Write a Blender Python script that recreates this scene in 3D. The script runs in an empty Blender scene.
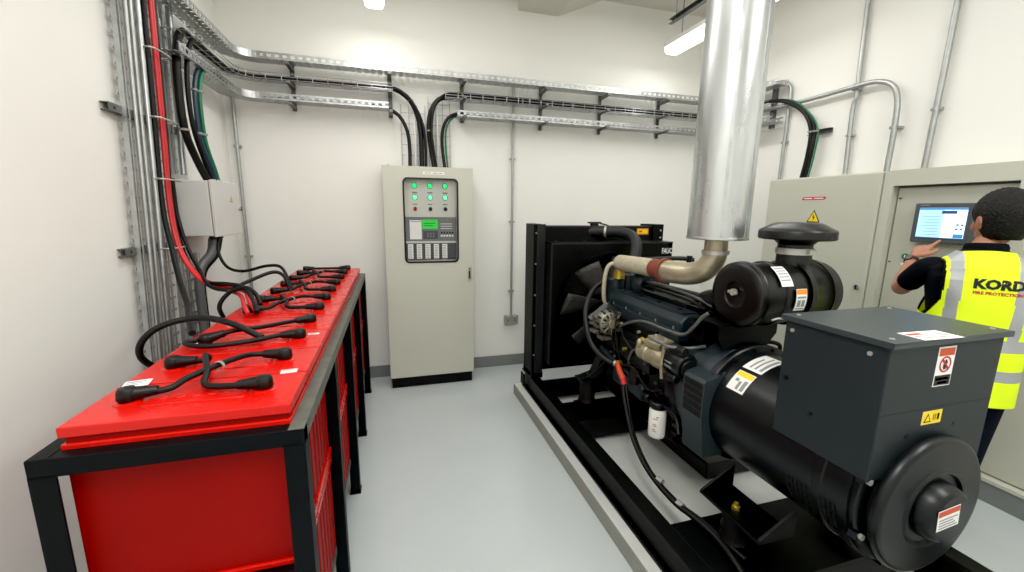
import bpy, bmesh, math, random
from mathutils import Vector as V, Matrix
from mathutils.bvhtree import BVHTree
random.seed(7)
SC = bpy.context.scene
COL = SC.collection
PI = math.pi

# ---------------------------------------------------------------- materials
def lin(h):
    h = h.lstrip('#')
    c = [int(h[i:i+2], 16) / 255 for i in (0, 2, 4)]
    return tuple(x / 12.92 if x <= .04045 else ((x + .055) / 1.055) ** 2.4 for x in c) + (1,)
def mat(name, col, rough=.5, metal=0, noise=.0, nscale=8, bump=0, bscale=60, coat=0, emit=0, rvar=0, spec=.5, stretch=None):
    m = bpy.data.materials.new(name); m.use_nodes = True
    nt = m.node_tree; b = nt.nodes['Principled BSDF']
    c = lin(col) if isinstance(col, str) else tuple(col) + (1,)
    b.inputs['Base Color'].default_value = c
    b.inputs['Roughness'].default_value = rough
    b.inputs['Metallic'].default_value = metal
    b.inputs['Specular IOR Level'].default_value = spec
    if coat: b.inputs['Coat Weight'].default_value = coat; b.inputs['Coat Roughness'].default_value = .15
    if emit: b.inputs['Emission Color'].default_value = c; b.inputs['Emission Strength'].default_value = emit
    if noise or bump or rvar:
        tc = nt.nodes.new('ShaderNodeTexCoord')
        src = tc.outputs['Object']
        if stretch:
            mp = nt.nodes.new('ShaderNodeMapping'); mp.inputs['Scale'].default_value = stretch
            nt.links.new(src, mp.inputs['Vector']); src = mp.outputs['Vector']
    if noise or rvar:
        n = nt.nodes.new('ShaderNodeTexNoise'); n.inputs['Scale'].default_value = nscale; n.inputs['Detail'].default_value = 5
        nt.links.new(src, n.inputs['Vector'])
    if noise:
        r = nt.nodes.new('ShaderNodeValToRGB')
        r.color_ramp.elements[0].position = .3; r.color_ramp.elements[1].position = .7
        r.color_ramp.elements[0].color = tuple(x * (1 - noise) for x in c[:3]) + (1,)
        r.color_ramp.elements[1].color = tuple(min(1, x * (1 + noise)) for x in c[:3]) + (1,)
        nt.links.new(n.outputs['Fac'], r.inputs['Fac']); nt.links.new(r.outputs['Color'], b.inputs['Base Color'])
    if rvar:
        mr = nt.nodes.new('ShaderNodeMapRange'); mr.inputs['To Min'].default_value = max(.02, rough - rvar); mr.inputs['To Max'].default_value = rough + rvar
        nt.links.new(n.outputs['Fac'], mr.inputs['Value']); nt.links.new(mr.outputs['Result'], b.inputs['Roughness'])
    if bump:
        n2 = nt.nodes.new('ShaderNodeTexNoise'); n2.inputs['Scale'].default_value = bscale; n2.inputs['Detail'].default_value = 3
        nt.links.new(src, n2.inputs['Vector'])
        bp = nt.nodes.new('ShaderNodeBump'); bp.inputs['Strength'].default_value = bump; bp.inputs['Distance'].default_value = .01
        nt.links.new(n2.outputs['Fac'], bp.inputs['Height']); nt.links.new(bp.outputs['Normal'], b.inputs['Normal'])
    return m
M = {}
M['wall'] = mat('painted_plaster', '#e6e6e1', .6, noise=.012, nscale=2, bump=.04, bscale=35, spec=.25)
M['ceil'] = mat('ceiling_paint', '#d2d0c6', .8, noise=.02, nscale=2)
M['floor'] = mat('epoxy_floor', '#b4bbbc', .2, noise=.03, nscale=1.5, rvar=.07, bump=.02, bscale=8)
M['plinthtop'] = mat('plinth_concrete', '#c3c6c2', .45, noise=.05, nscale=5)
M['plinthside'] = mat('plinth_edge', '#8f8f88', .6, noise=.06, nscale=6)
M['base'] = mat('grey_skirting', '#777b7a', .5, noise=.03)
M['beige'] = mat('beige_powder_coat', '#bebfb2', .42, noise=.01, nscale=3, bump=.04, bscale=220)
M['beige_in'] = mat('beige_panel', '#c9cac0', .45)
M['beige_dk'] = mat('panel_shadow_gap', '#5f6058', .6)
M['boxgrey'] = mat('light_grey_enclosure', '#c6c8c5', .45, noise=.01)
M['galv'] = mat('galvanised_steel', '#b5b8b8', .36, .85, noise=.16, nscale=14, rvar=.1)
M['galvd'] = mat('galvanised_duct', '#c4c7c8', .3, .9, noise=.12, nscale=7, rvar=.12, bump=.06, bscale=6, stretch=(1, 1, .25))
M['zinc'] = mat('zinc_conduit', '#a9acab', .4, .75, noise=.08, nscale=20)
M['strut'] = mat('strut_steel', '#6d6f6e', .45, .6, noise=.15, nscale=20)
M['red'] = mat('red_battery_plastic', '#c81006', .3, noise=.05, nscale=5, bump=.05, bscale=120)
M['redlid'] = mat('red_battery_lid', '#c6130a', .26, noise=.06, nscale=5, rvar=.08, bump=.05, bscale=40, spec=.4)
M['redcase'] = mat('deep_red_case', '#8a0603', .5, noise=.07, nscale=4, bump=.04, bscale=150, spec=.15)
M['louv'] = mat('louvre_casing', '#263034', .38, noise=.08)
M['strip'] = mat('dull_dark_strip', '#171a1b', .4, noise=.15)
M['blk'] = mat('black_paint', '#030506', .45, noise=.15, nscale=10, rvar=.06, spec=.2)
M['gen'] = mat('generator_black', '#0c1012', .33, noise=.1, nscale=5, rvar=.05, spec=.35)
M['gen2'] = mat('engine_black', '#06090a', .4, noise=.25, nscale=12, rvar=.1, spec=.35)
M['teal'] = mat('dark_teal_casting', '#1a272d', .33, noise=.15, nscale=14, bump=.15, bscale=70)
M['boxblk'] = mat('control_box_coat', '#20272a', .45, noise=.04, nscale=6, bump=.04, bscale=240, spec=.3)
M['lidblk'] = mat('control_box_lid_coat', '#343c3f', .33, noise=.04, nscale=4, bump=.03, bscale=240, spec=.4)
M['rack'] = mat('rack_black_steel', '#04080b', .5, noise=.12, nscale=10, spec=.15)
M['rackw'] = mat('worn_angle_steel', '#5d6058', .45, .3, noise=.2, nscale=25)
M['rub'] = mat('black_cable_rubber', '#0a0a0a', .5, noise=.1, spec=.3)
M['boot'] = mat('black_terminal_boot', '#060606', .42, spec=.35)
M['redcab'] = mat('red_cable_jacket', '#c01c22', .4)
M['green'] = mat('green_cable_jacket', '#0b6b45', .4)
M['blue'] = mat('blue_cable_jacket', '#22384f', .4)
M['whitecab'] = mat('white_cable_jacket', '#d8d8d4', .5)
M['tie'] = mat('pale_cable_tie', '#8f8f8a', .5)
M['flex'] = mat('grey_flexible_conduit', '#6d7070', .45, .3, bump=.2, bscale=90)
M['alu'] = mat('cast_aluminium', '#8c8a7c', .38, .75, noise=.25, nscale=30, bump=.25, bscale=90)
M['alul'] = mat('bright_cast_aluminium', '#a39a80', .4, .6, noise=.2, nscale=25, bump=.2, bscale=80)
M['steel'] = mat('bright_steel', '#b9b9b2', .42, .6)
M['exh'] = mat('heat_stained_exhaust', '#b5ab92', .38, .7, noise=.22, nscale=9, rvar=.1, bump=.1, bscale=20)
M['wrap'] = mat('exhaust_heat_wrap', '#b3aa94', .75, noise=.15, nscale=30, bump=.5, bscale=90)
M['rust'] = mat('rust_red_flange', '#7b3a2a', .7, noise=.2, nscale=30)
M['hose'] = mat('radiator_hose_rubber', '#141617', .5, noise=.1, spec=.4)
M['fan'] = mat('fan_blade_plastic', '#3b3a36', .5, noise=.3, nscale=25, bump=.4, bscale=60)
M['dark'] = mat('dark_core', '#050606', .6)
M['fine'] = mat('radiator_core', '#0a0b0c', .5, bump=.4, bscale=160)
M['white'] = mat('white_label', '#e9e8e4', .5)
M['filterw'] = mat('white_filter_can', '#e4e2dc', .35, noise=.02)
M['yel'] = mat('yellow_label', '#f0d01a', .5)
M['bootor'] = mat('orange_red_boot', '#c8431f', .5)
M['oran'] = mat('orange_label', '#e8901c', .5)
M['orred'] = mat('orange_red_label', '#c24a22', .5)
M['redl'] = mat('red_label', '#c22a34', .5)
M['inkb'] = mat('black_ink', '#101010', .6)
M['inkg'] = mat('grey_ink', '#8a8c8e', .6)
M['inkr'] = mat('red_ink', '#b8202a', .6)
M['gold'] = mat('brass_cap', '#c8b44a', .35, .8)
M['scrnbz'] = mat('screen_bezel', '#4b5054', .45)
M['blkpl'] = mat('black_plastic', '#070808', .33, spec=.4)
M['modg'] = mat('module_grey', '#6f7474', .5)
M['modd'] = mat('module_dark', '#43474a', .5)
M['led'] = mat('green_lamp', '#12c866', .3, emit=1.6)
M['ledc'] = mat('pale_green_lamp', '#62e8a4', .3, emit=1.3)
M['lcd'] = mat('green_display', '#1fbf34', .4, emit=.35)
M['scr'] = mat('screen_light', '#a9d3ee', .3, emit=.75)
M['scrw'] = mat('screen_white', '#dff0fa', .3, emit=.85)
M['scrb'] = mat('screen_blue', '#1d4f7e', .3, emit=.5)
M['scrb2'] = mat('screen_midblue', '#3a86c0', .3, emit=.6)
M['tubee'] = mat('lit_diffuser', '#fff8ec', .5, emit=5)
M['lighth'] = mat('light_housing', '#e2e2de', .5)
M['skin'] = mat('skin', '#a9745a', .5, noise=.05, nscale=12, bump=.06, bscale=150)
M['hair'] = mat('black_hair', '#050404', .5, noise=.3, nscale=90, bump=1, bscale=120, spec=.3)
M['navy'] = mat('navy_cloth', '#070a12', .9, noise=.12, nscale=9, bump=.15, bscale=40, spec=.15)
M['denim'] = mat('dark_trousers', '#0c121d', .9, noise=.15, nscale=12, bump=.2, bscale=40, spec=.15)
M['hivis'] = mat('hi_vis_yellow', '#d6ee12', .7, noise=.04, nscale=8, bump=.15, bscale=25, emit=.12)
M['silver'] = mat('reflective_tape', '#a2a5a7', .4, .15, noise=.04, bump=.1, bscale=30)
M['shoe'] = mat('black_shoe', '#0c0c0c', .4)
M['strap'] = mat('brown_watch_strap', '#3a1f1a', .5)
g = mat('cover_glass', '#ffffff', .03); g.node_tree.nodes['Principled BSDF'].inputs['Transmission Weight'].default_value = 1
g.node_tree.nodes['Principled BSDF'].inputs['IOR'].default_value = 1.1
M['glass'] = g

# ---------------------------------------------------------------- mesh builder
def basis(ax):
    ax = V(ax).normalized()
    t = V((0, 0, 1)) if abs(ax.z) < .9 else V((1, 0, 0))
    a = ax.cross(t).normalized(); return a, ax.cross(a).normalized(), ax
def smooth_path(pts, n=6):
    pts = [V(p) for p in pts]
    if len(pts) < 3 or n < 2: return pts
    P = [pts[0] * 2 - pts[1]] + pts + [pts[-1] * 2 - pts[-2]]; out = []
    for i in range(1, len(P) - 2):
        p0, p1, p2, p3 = P[i-1:i+3]
        for k in range(n):
            t = k / n
            out.append(.5 * ((2 * p1) + (p2 - p0) * t + (2*p0 - 5*p1 + 4*p2 - p3) * t*t + (3*p1 - p0 - 3*p2 + p3) * t**3))
    out.append(pts[-1]); return out
ROOT = {}
class MB:
    def __init__(s): s.v = []; s.f = []; s.m = []; s.s = []
    def raw(s, vs, fs, m, sm=False):
        o = len(s.v); s.v += [V(p) for p in vs]
        for f in fs: s.f.append([o + i for i in f]); s.m.append(m); s.s.append(sm)
        return s
    def bx(s, x0, x1, y0, y1, z0, z1, m):
        vs = [(x, y, z) for x in (x0, x1) for y in (y0, y1) for z in (z0, z1)]
        return s.raw(vs, [(0,1,3,2),(4,6,7,5),(0,4,5,1),(2,3,7,6),(0,2,6,4),(1,5,7,3)], m)
    def bar(s, p, q, w, h, m, up=(0, 0, 1)):
        p, q = V(p), V(q); d = (q - p).normalized(); a = d.cross(V(up))
        if a.length < 1e-4: a = d.cross(V((1, 0, 0)))
        a.normalize(); b = a.cross(d).normalized()
        vs = [c + a * (i * w / 2) + b * (j * h / 2) for c in (p, q) for i in (-1, 1) for j in (-1, 1)]
        return s.raw(vs, [(0,1,3,2),(4,6,7,5),(0,4,5,1),(2,3,7,6),(0,2,6,4),(1,5,7,3)], m)
    def tube(s, pts, r, m, seg=10, n=6, cap=True, rs=None):
        P = smooth_path(pts, n); k = len(P)
        R = [r] * k if rs is None else [rs[0] + (rs[1] - rs[0]) * i / (k - 1) for i in range(k)]
        t = (P[1] - P[0]).normalized(); a, b, _ = basis(t); vs = []
        for i in range(k):
            t2 = ((P[min(i+1, k-1)] - P[max(i-1, 0)])).normalized()
            a = (a - t2 * a.dot(t2)).normalized(); b = t2.cross(a)
            for j in range(seg):
                w = 2 * PI * j / seg; vs.append(P[i] + (a * math.cos(w) + b * math.sin(w)) * R[i])
        fs = [(i*seg + j, i*seg + (j+1) % seg, (i+1)*seg + (j+1) % seg, (i+1)*seg + j) for i in range(k-1) for j in range(seg)]
        s.raw(vs, fs, m, True)
        if cap:
            o = len(s.v) - k * seg
            s.f.append([o + j for j in range(seg)][::-1]); s.m.append(m); s.s.append(False)
            s.f.append([o + (k-1)*seg + j for j in range(seg)]); s.m.append(m); s.s.append(False)
        return s
    def lathe(s, prof, o, ax, m, seg=40, sm=True, closed=False):
        a, b, c = basis(ax); o = V(o); vs = []; n = len(prof)
        for r, h in prof:
            for j in range(seg):
                w = 2 * PI * j / seg; vs.append(o + c * h + (a * math.cos(w) + b * math.sin(w)) * max(r, 1e-5))
        rng = n if closed else n - 1
        fs = [(i*seg + j, i*seg + (j+1) % seg, ((i+1) % n)*seg + (j+1) % seg, ((i+1) % n)*seg + j) for i in range(rng) for j in range(seg)]
        return s.raw(vs, fs, m, sm)
    def cyl(s, p, q, r, m, seg=20, r2=None, bev=0):
        p, q = V(p), V(q); h = (q - p).length; r2 = r if r2 is None else r2
        b = min(bev, h * .4)
        pr = [(0, 0), (r - b, 0), (r, b), (r2, h - b), (r2 - b, h), (0, h)] if b else [(0, 0), (r, 0), (r, 0), (r2, h), (r2, h), (0, h)]
        o = len(s.f); s.lathe(pr, p, q - p, m, seg)
        return s
    def ell(s, c, r, m, seg=20, rings=12, rot=None):
        c = V(c); vs = []; rot = rot or Matrix.Identity(3)
        for i in range(rings + 1):
            t = PI * i / rings
            for j in range(seg):
                w = 2 * PI * j / seg
                vs.append(c + rot @ V((r[0]*math.sin(t)*math.cos(w), r[1]*math.sin(t)*math.sin(w), r[2]*math.cos(t))))
        fs = [(i*seg + j, (i+1)*seg + j, (i+1)*seg + (j+1) % seg, i*seg + (j+1) % seg) for i in range(rings) for j in range(seg)]
        return s.raw(vs, fs, m, True)
    def prism(s, poly, o, u, v, th, m):
        o, u, v = V(o), V(u), V(v); w = u.cross(v).normalized() * th; n = len(poly)
        P = [o + u * a + v * b for a, b in poly]
        vs = P + [p + w for p in P]
        return s.raw(vs, [list(range(n))[::-1], list(range(n, 2*n))] + [(i, (i+1) % n, n + (i+1) % n, n + i) for i in range(n)], m)
    def text(s, txt, size, o, u, v, m, bold=0, sx=1, ext=.0004, align='CENTER'):
        cu = bpy.data.curves.new('t', 'FONT'); cu.body = txt; cu.size = size; cu.offset = bold; cu.align_x = align; cu.align_y = 'CENTER'
        cu.resolution_u = 2; cu.fill_mode = 'FRONT'; cu.extrude = 0
        ob = bpy.data.objects.new('t', cu); COL.objects.link(ob)
        bpy.context.view_layer.update()
        me = bpy.data.meshes.new_from_object(ob.evaluated_get(bpy.context.evaluated_depsgraph_get()))
        o, u, v = V(o), V(u).normalized(), V(v).normalized(); w = u.cross(v) * ext
        s.raw([o + u * (q.co.x * sx) + v * q.co.y + w for q in me.vertices], [list(p.vertices) for p in me.polygons], m)
        bpy.data.objects.remove(ob); bpy.data.curves.remove(cu); bpy.data.meshes.remove(me)
        return s
    def build(s, name, parent=None, bevel=0, label=None, cat=None, group=None, kind=None, sub=0, seg=2, base=None, weld=True):
        root = V((0, 0, 0))
        if parent is not None: root = ROOT[parent.name]
        elif base is not None: root = V(base)
        elif kind != 'structure':
            xs = [p.x for p in s.v]; ys = [p.y for p in s.v]; zs = [p.z for p in s.v]
            root = V(((min(xs)+max(xs))/2, (min(ys)+max(ys))/2, min(zs)))
        me = bpy.data.meshes.new(name); me.from_pydata([p - root for p in s.v], [], s.f)
        ms = []
        for m in s.m:
            if m not in ms: ms.append(m)
        for m in ms: me.materials.append(m if not isinstance(m, str) else M[m])
        for p, m, sm in zip(me.polygons, s.m, s.s): p.material_index = ms.index(m); p.use_smooth = sm
        bm = bmesh.new(); bm.from_mesh(me)
        if weld: bmesh.ops.remove_doubles(bm, verts=bm.verts, dist=1e-5)
        bmesh.ops.recalc_face_normals(bm, faces=bm.faces); bm.to_mesh(me); bm.free()
        if any(s.s): me.set_sharp_from_angle(angle=math.radians(38))
        ob = bpy.data.objects.new(name, me); COL.objects.link(ob)
        if parent is not None: ob.parent = parent
        else: ob.location = root
        ROOT[ob.name] = root
        if bevel:
            b = ob.modifiers.new('bevel', 'BEVEL'); b.width = bevel; b.segments = seg; b.limit_method = 'ANGLE'; b.angle_limit = math.radians(40)
        if sub:
            b = ob.modifiers.new('sub', 'SUBSURF'); b.levels = sub; b.render_levels = sub
        if label: ob['label'] = label
        if cat: ob['category'] = cat
        if group: ob['group'] = group
        if kind: ob['kind'] = kind
        return ob
def thing(name, label, cat, loc, group=None):
    o = bpy.data.objects.new(name, None); COL.objects.link(o); o.location = loc; o.empty_display_size = .05
    o['label'] = label; o['category'] = cat
    if group: o['group'] = group
    ROOT[o.name] = V(loc); return o
def dup(root, off, label=None, parent=None):
    c = root.copy(); COL.objects.link(c)
    if parent is not None: c.parent = parent
    else:
        c.location = root.location + V(off)
        if label: c['label'] = label
    ROOT[c.name] = ROOT[root.name] + V(off)
    for ch in [q for q in root.children]: dup(ch, off, None, c)
    return c

# ---------------------------------------------------------------- camera
F, H = 415.0, 1.61
pt, yw, ro = math.radians(10.3), math.radians(16.2), .012
fw = V((math.sin(yw)*math.cos(pt), math.cos(yw)*math.cos(pt), -math.sin(pt)))
r0 = V((math.cos(yw), -math.sin(yw), 0)); u0 = r0.cross(fw)
rt = r0 * math.cos(ro) + u0 * math.sin(ro); up = -r0 * math.sin(ro) + u0 * math.cos(ro)
cd = bpy.data.cameras.new('camera'); cam = bpy.data.objects.new('camera', cd); COL.objects.link(cam)
cd.sensor_width = 36; cd.lens = F / 1024 * 36; cd.clip_start = .02
cam.matrix_world = Matrix(((rt.x, up.x, -fw.x, 0), (rt.y, up.y, -fw.y, 0), (rt.z, up.z, -fw.z, H), (0, 0, 0, 1)))
SC.camera = cam

# ---------------------------------------------------------------- room
XL, XR, YB, YF, ZC = -1.25, 3.5, 4.03, -1.6, 3.62
MB().bx(XL-.1, XR+.1, YF-.1, YB+.1, -.1, 0, 'floor').build('floor', kind='structure', label='pale grey glossy epoxy floor')
MB().bx(XL-.1, XR+.1, YF-.1, YB+.1, ZC, ZC+.1, 'ceil').build('ceiling', kind='structure', label='white painted ceiling')
MB().bx(XL, XR, YB, YB+.1, 0, ZC, 'wall').build('wall_back', kind='structure', label='white painted back wall')
MB().bx(XL-.1, XL, YF, YB+.1, 0, ZC, 'wall').build('wall_left', kind='structure', label='white painted left wall')
MB().bx(XR, XR+.1, YF, YB+.1, 0, ZC, 'wall').build('wall_right', kind='structure', label='white painted right wall')
MB().bx(XL, XR, YF-.1, YF, 0, ZC, 'wall').build('wall_front', kind='structure', label='white painted wall behind the viewpoint')
MB().bx(XL, XR, YB-.014, YB, 0, .115, 'base').build('baseboard_back', kind='structure', bevel=.003, label='grey painted skirting on the back wall')
MB().bx(XL, XL+.014, YF, YB-.014, 0, .115, 'base').build('baseboard_left', kind='structure', bevel=.003, label='grey painted skirting on the left wall')
MB().prism([(1.2, 3.42), (1.59, 3.42), (2.05, ZC), (1.2, ZC)], (0, YB, 0), (1, 0, 0), (0, 0, 1), YB - YF, 'ceil').build('trim_1', kind='structure', label='ceiling beam with sloped haunch')
MB().bx(1.0, 2.3, .2, 3.35, 0, .09, 'plinthside').bx(1.004, 2.296, .204, 3.346, .088, .0905, 'plinthtop').build('equipment_plinth', kind='structure', label='low concrete plinth with darker grey edge')  # side is a darker grey than the top

# ---------------------------------------------------------------- battery rack
RX0, RX1, RY0, RY1, RZ = -.777, -.229, 1.063, 3.72, 1.068
rk = thing('battery_rack', 'long black welded steel rack carrying two tiers of red batteries', 'rack', ((RX0+RX1)/2, (RY0+RY1)/2, 0))
LY = [RY0 + .025, 1.68, 2.32, 2.96, RY1 - .02]
for x in (RX0 + .025, RX1 - .025):
    for y in LY:
        sx_ = -1 if x < -.5 else 1; MB().bx(x-.025, x+.025, y-.025, y-.019, .006, RZ-.04, 'rack').bx(min(x+sx_*.025, x+sx_*.019), max(x+sx_*.025, x+sx_*.019), y-.022, y+.025, .006, RZ-.04, 'rack').bx(x-.03, x+.03, y-.035, y+.035, 0, .008, 'rack').build('leg', rk, .001)
for (za, zb) in ((.63, .66), (.19, .22)):
    MB().bx(RX0+.04, RX0+.07, RY0+.04, RY1-.04, za, zb, 'rack').bx(RX1-.07, RX1-.04, RY0+.04, RY1-.04, za, zb, 'rackw').bx(RX0+.04, RX1-.04, RY0+.01, RY0+.04, za, zb, 'rack').bx(RX0+.04, RX1-.04, RY1-.04, RY1-.01, za, zb, 'rack').bx(RX0+.06, RX1-.06, RY0+.03, RY1-.04, zb-.004, zb, 'rack').build('shelf', rk)
MB().bx(RX0, RX1-.0, RY0, RY0+.04, RZ-.045, RZ-.001, 'rack').build('front_rail', rk, .002)
MB().bx(RX0, RX1, RY1-.04, RY1, RZ-.045, RZ-.001, 'rack').build('back_rail', rk, .002)
MB().bx(RX1-.038, RX1, RY0+.001, RY1, RZ-.042, RZ, 'rackw').build('side_rail', rk, .002, label='worn grey steel side rail')
MB().bx(RX0, RX0+.04, RY0+.001, RY1, RZ-.042, RZ, 'rack').build('side_rail', rk, .002)

BX0, BX1, BW, BP = -.732, -.268, .2245, .235
def battery(y0, z0, label, group):
    t = thing('battery', label, 'battery', ((BX0+BX1)/2, y0 + BW/2, z0), group)
    h = .385
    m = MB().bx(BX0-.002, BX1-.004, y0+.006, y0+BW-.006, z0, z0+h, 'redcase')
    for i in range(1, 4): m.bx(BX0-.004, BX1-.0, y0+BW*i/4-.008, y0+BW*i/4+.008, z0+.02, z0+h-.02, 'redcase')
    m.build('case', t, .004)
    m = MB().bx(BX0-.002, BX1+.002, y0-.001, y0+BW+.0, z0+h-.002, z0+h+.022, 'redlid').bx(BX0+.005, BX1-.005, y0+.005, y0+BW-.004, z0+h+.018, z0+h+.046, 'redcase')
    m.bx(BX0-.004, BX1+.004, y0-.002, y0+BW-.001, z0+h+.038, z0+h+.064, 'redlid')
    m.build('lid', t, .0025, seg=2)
    zt = z0 + h + .064
    m = MB().bx(BX0+.12, BX1-.12, y0+.07, y0+BW-.07, zt-.004, zt+.003, 'redlid')
    for i in range(6): m.cyl((BX0+.15+i*.037, y0+BW/2, zt+.002), (BX0+.15+i*.037, y0+BW/2, zt+.005), .011, 'red', 14)
    m.build('vent_strip', t, .002)
    for x in (BX0+.075, BX1-.082):
        MB().lathe([(0, 0), (.03, 0), (.03, .003), (.024, .005), (.0, .005)], (x, y0+BW/2, zt-.001), (0, 0, 1), 'red', 20).cyl((x, y0+BW/2, zt+.003), (x, y0+BW/2, zt+.012), .013, 'steel', 6).build('terminal', t, label='steel terminal in a moulded red ring')
    return t
ORD = ['front', 'second', 'third', 'fourth', 'fifth', 'sixth', 'seventh', 'eighth', 'ninth', 'tenth', 'farthest']
y0 = 1.10
B0 = battery(y0, .672, 'front red battery of the top row, nearest the camera in the black rack', 'red batteries on the top tier of the rack')
for i in range(1, 11):
    dup(B0, (0, BP*i, 0), ('%s red battery from the front on the top row of the rack' % ORD[i]) if i < 10 else 'farthest red battery on the top row, beside the alarm cabinet')
B1 = dup(B0, (0, 0, -.447), 'front red battery of the lower row, nearest the camera'); B1['group'] = 'red batteries on the lower tier of the rack'
for i in range(1, 11):
    dup(B1, (0, BP*i, 0), ('%s red battery from the front on the lower shelf of the rack' % ORD[i]) if i < 10 else 'farthest red battery on the lower shelf, near the back wall')
# stickers resting on lids
TZ = .672 + .385 + .064
def sticker(x, y, w, l, rz, label, ink='redl', nm='battery_sticker'):
    u = V((math.cos(rz), math.sin(rz), 0)); v = V((-math.sin(rz), math.cos(rz), 0)); o = V((x, y, TZ+.0006))
    m = MB().prism([(-w/2, -l/2), (w/2, -l/2), (w/2, l/2), (-w/2, l/2)], o, u, v, .0006, 'white')
    for k in range(3): m.prism([(-w*.4, l*(.22-.25*k)), (w*(.3-.1*k), l*(.22-.25*k)), (w*(.3-.1*k), l*(.32-.25*k)), (-w*.4, l*(.32-.25*k))], o + V((0, 0, .0006)), u, v, .0004, ink if k == 0 else 'inkg')
    m.build(nm, label=label, cat='sticker')
sticker(-.315, 1.335, .045, .03, .1, 'small white sticker by the right terminals of the two front batteries')
sticker(-.31, 1.735, .04, .02, 0, 'small white sticker beside the third right hand terminal')
sticker(-.70, 1.34, .06, .05, .2, 'white and blue sticker on the left side of the second battery lid', 'scrb')
sticker(-.71, 1.72, .06, .05, .2, 'white and red sticker on the left side of the third battery lid')

# link cables
LX, RX = BX0+.075, BX1-.082
def TY(i): return y0 + BW/2 + BP*i
def boot(c, d, parent):
    c, d = V(c), V(d).normalized()
    m = MB().lathe([(0, .034), (.017, .032), (.022, .024), (.023, .004), (.019, -.003), (0, -.003)], c, (0, 0, 1), 'boot', 18)
    m.tube([c + V((0, 0, .014)), c + d*.03 + V((0, 0, .015)), c + d*.062 + V((0, 0, .015))], .018, 'boot', 14, 4, rs=(.02, .012))
    m.build('terminal_boot', parent)
def link(pts, label, boots=(1, 1), r=.0086, nm='battery_cable', grp='black link cables between battery terminals', mt='rub'):
    P = [V(p) for p in pts]
    t = thing(nm, label, 'cable', P[0], grp)
    m = MB(); m.tube([p + V((0, 0, .014)) for p in P], r, mt, 10, 7); m.build('cable', t)
    if boots[0]: boot(P[0], P[1] - P[0], t)
    if boots[1]: boot(P[-1], P[-2] - P[-1], t)
    return t
Z = TZ + .006
desc = {0: 'two front batteries', 4: 'fifth and sixth batteries', 6: 'seventh and eighth batteries', 8: 'ninth and tenth batteries'}
for i in (0, 4, 6, 8):
    a, b = TY(i), TY(i+1); mx = (LX+RX)/2
    link([(LX, a, Z), (LX+.08, a+.015, Z), (mx-.04, a+.06, Z+.012), (mx+.03, b-.08, Z+.02), (RX-.09, b+.0, Z+.006), (RX, b, Z)], 'black cable rising left to right across the ' + desc[i])
    link([(RX, a, Z), (RX-.07, a-.005, Z), (mx+.01, a+.02, Z), (mx-.01, a+.09, Z+.015), (mx-.06, b-.02, Z+.02), (LX+.09, b+.0, Z), (LX, b, Z)], 'black cable curling right to left over the ' + desc[i])
    MB().lathe([(.015, -.004), (.0155, 0), (.015, .004), (.013, .004), (.013, -.004)], ((LX+RX)/2+.01, (a+b)/2, Z+.03), (.3, 1, 0), 'tie', 16, closed=True).build('cable_tie', label='pale cable tie binding the crossed cables on the ' + desc[i], cat='cable tie')
a, b = TY(2), TY(3)
link([(RX, a, Z), (RX-.07, a-.01, Z), (-.50, a-.06, Z), (-.62, a-.09, Z), (-.70, a-.05, Z+.004), (LX-.015, a+.0, Z), (LX-.005, a+.03, Z)], 'black cable looping in a U over the third battery, under the thick trunk cable', (1, 0))
link([(RX, b, Z), (RX-.07, b-.04, Z), (-.5, b-.14, Z+.01), (LX+.08, a+.02, Z+.02), (LX, a, Z)], 'black cable from the fourth right terminal slanting to the third left terminal')
link([(RX, TY(10), Z), (RX-.08, TY(10)-.01, Z), (LX+.1, TY(10)-.01, Z), (LX, TY(10), Z)], 'black cable straight across the farthest battery of the top row')
# thick looping trunk on top of the batteries
link([(-.86, 1.80, .98), (-.885, 1.74, 1.06), (-.86, 1.72, 1.13), (-.80, 1.74, 1.175), (-.70, 1.76, 1.19), (-.58, 1.70, 1.178), (-.47, 1.66, Z)], 'thick black cable arching up from behind the rack onto the third battery', (0, 0), .0115, 'trunk_cable', 'incoming battery cables')
link([(-1.165, 2.939, 3.58), (-1.165, 2.893, 3.00), (-1.165, 2.845, 2.40), (-1.165, 2.813, 2.00), (-1.165, 2.781, 1.60), (-1.13, 2.75, 1.36), (-1.05, 2.66, 1.24), (-.96, 2.55, 1.2), (-.84, 2.47, 1.2), (-.74, 2.40, 1.19), (-.64, 2.18, 1.16), (-.60, 2.08, Z)], 'black cable sagging from the wall tray onto the fifth battery', (0, 0), .0115, 'trunk_cable', 'incoming battery cables')
link([(-1.155, 2.80, 1.75), (-1.15, 2.79, 1.55), (-1.10, 2.74, 1.37), (-1.02, 2.64, 1.26), (-.93, 2.5, 1.19), (-.83, 2.46, 1.17), (-.76, 2.5, 1.2), (-.66, 2.62, 1.235), (-.60, 2.62, 1.21), (-.57, 2.60, Z)], 'black cable swinging from the wall tray up onto the seventh battery', (0, 0), .010, 'trunk_cable', 'incoming battery cables')
link([(-1.04, 3.02, 1.415), (-1.03, 2.96, 1.32), (-.97, 2.90, 1.235), (-.87, 2.85, 1.215), (-.73, 2.80, 1.25), (-.64, 2.76, 1.24), (-.585, 2.70, Z)], 'thin black cable drooping from the grey junction box onto the batteries', (0, 0), .009, 'trunk_cable', 'incoming battery cables')
link([(-.82, 2.38, 1.0), (-.845, 2.36, 1.10), (-.80, 2.38, 1.17), (-.72, 2.36, 1.195), (-.66, 2.30, 1.17), (-.63, 2.25, Z)], 'short black loop rising beside the rack onto the sixth battery', (0, 0), .0105, 'trunk_cable', 'incoming battery cables')
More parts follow.
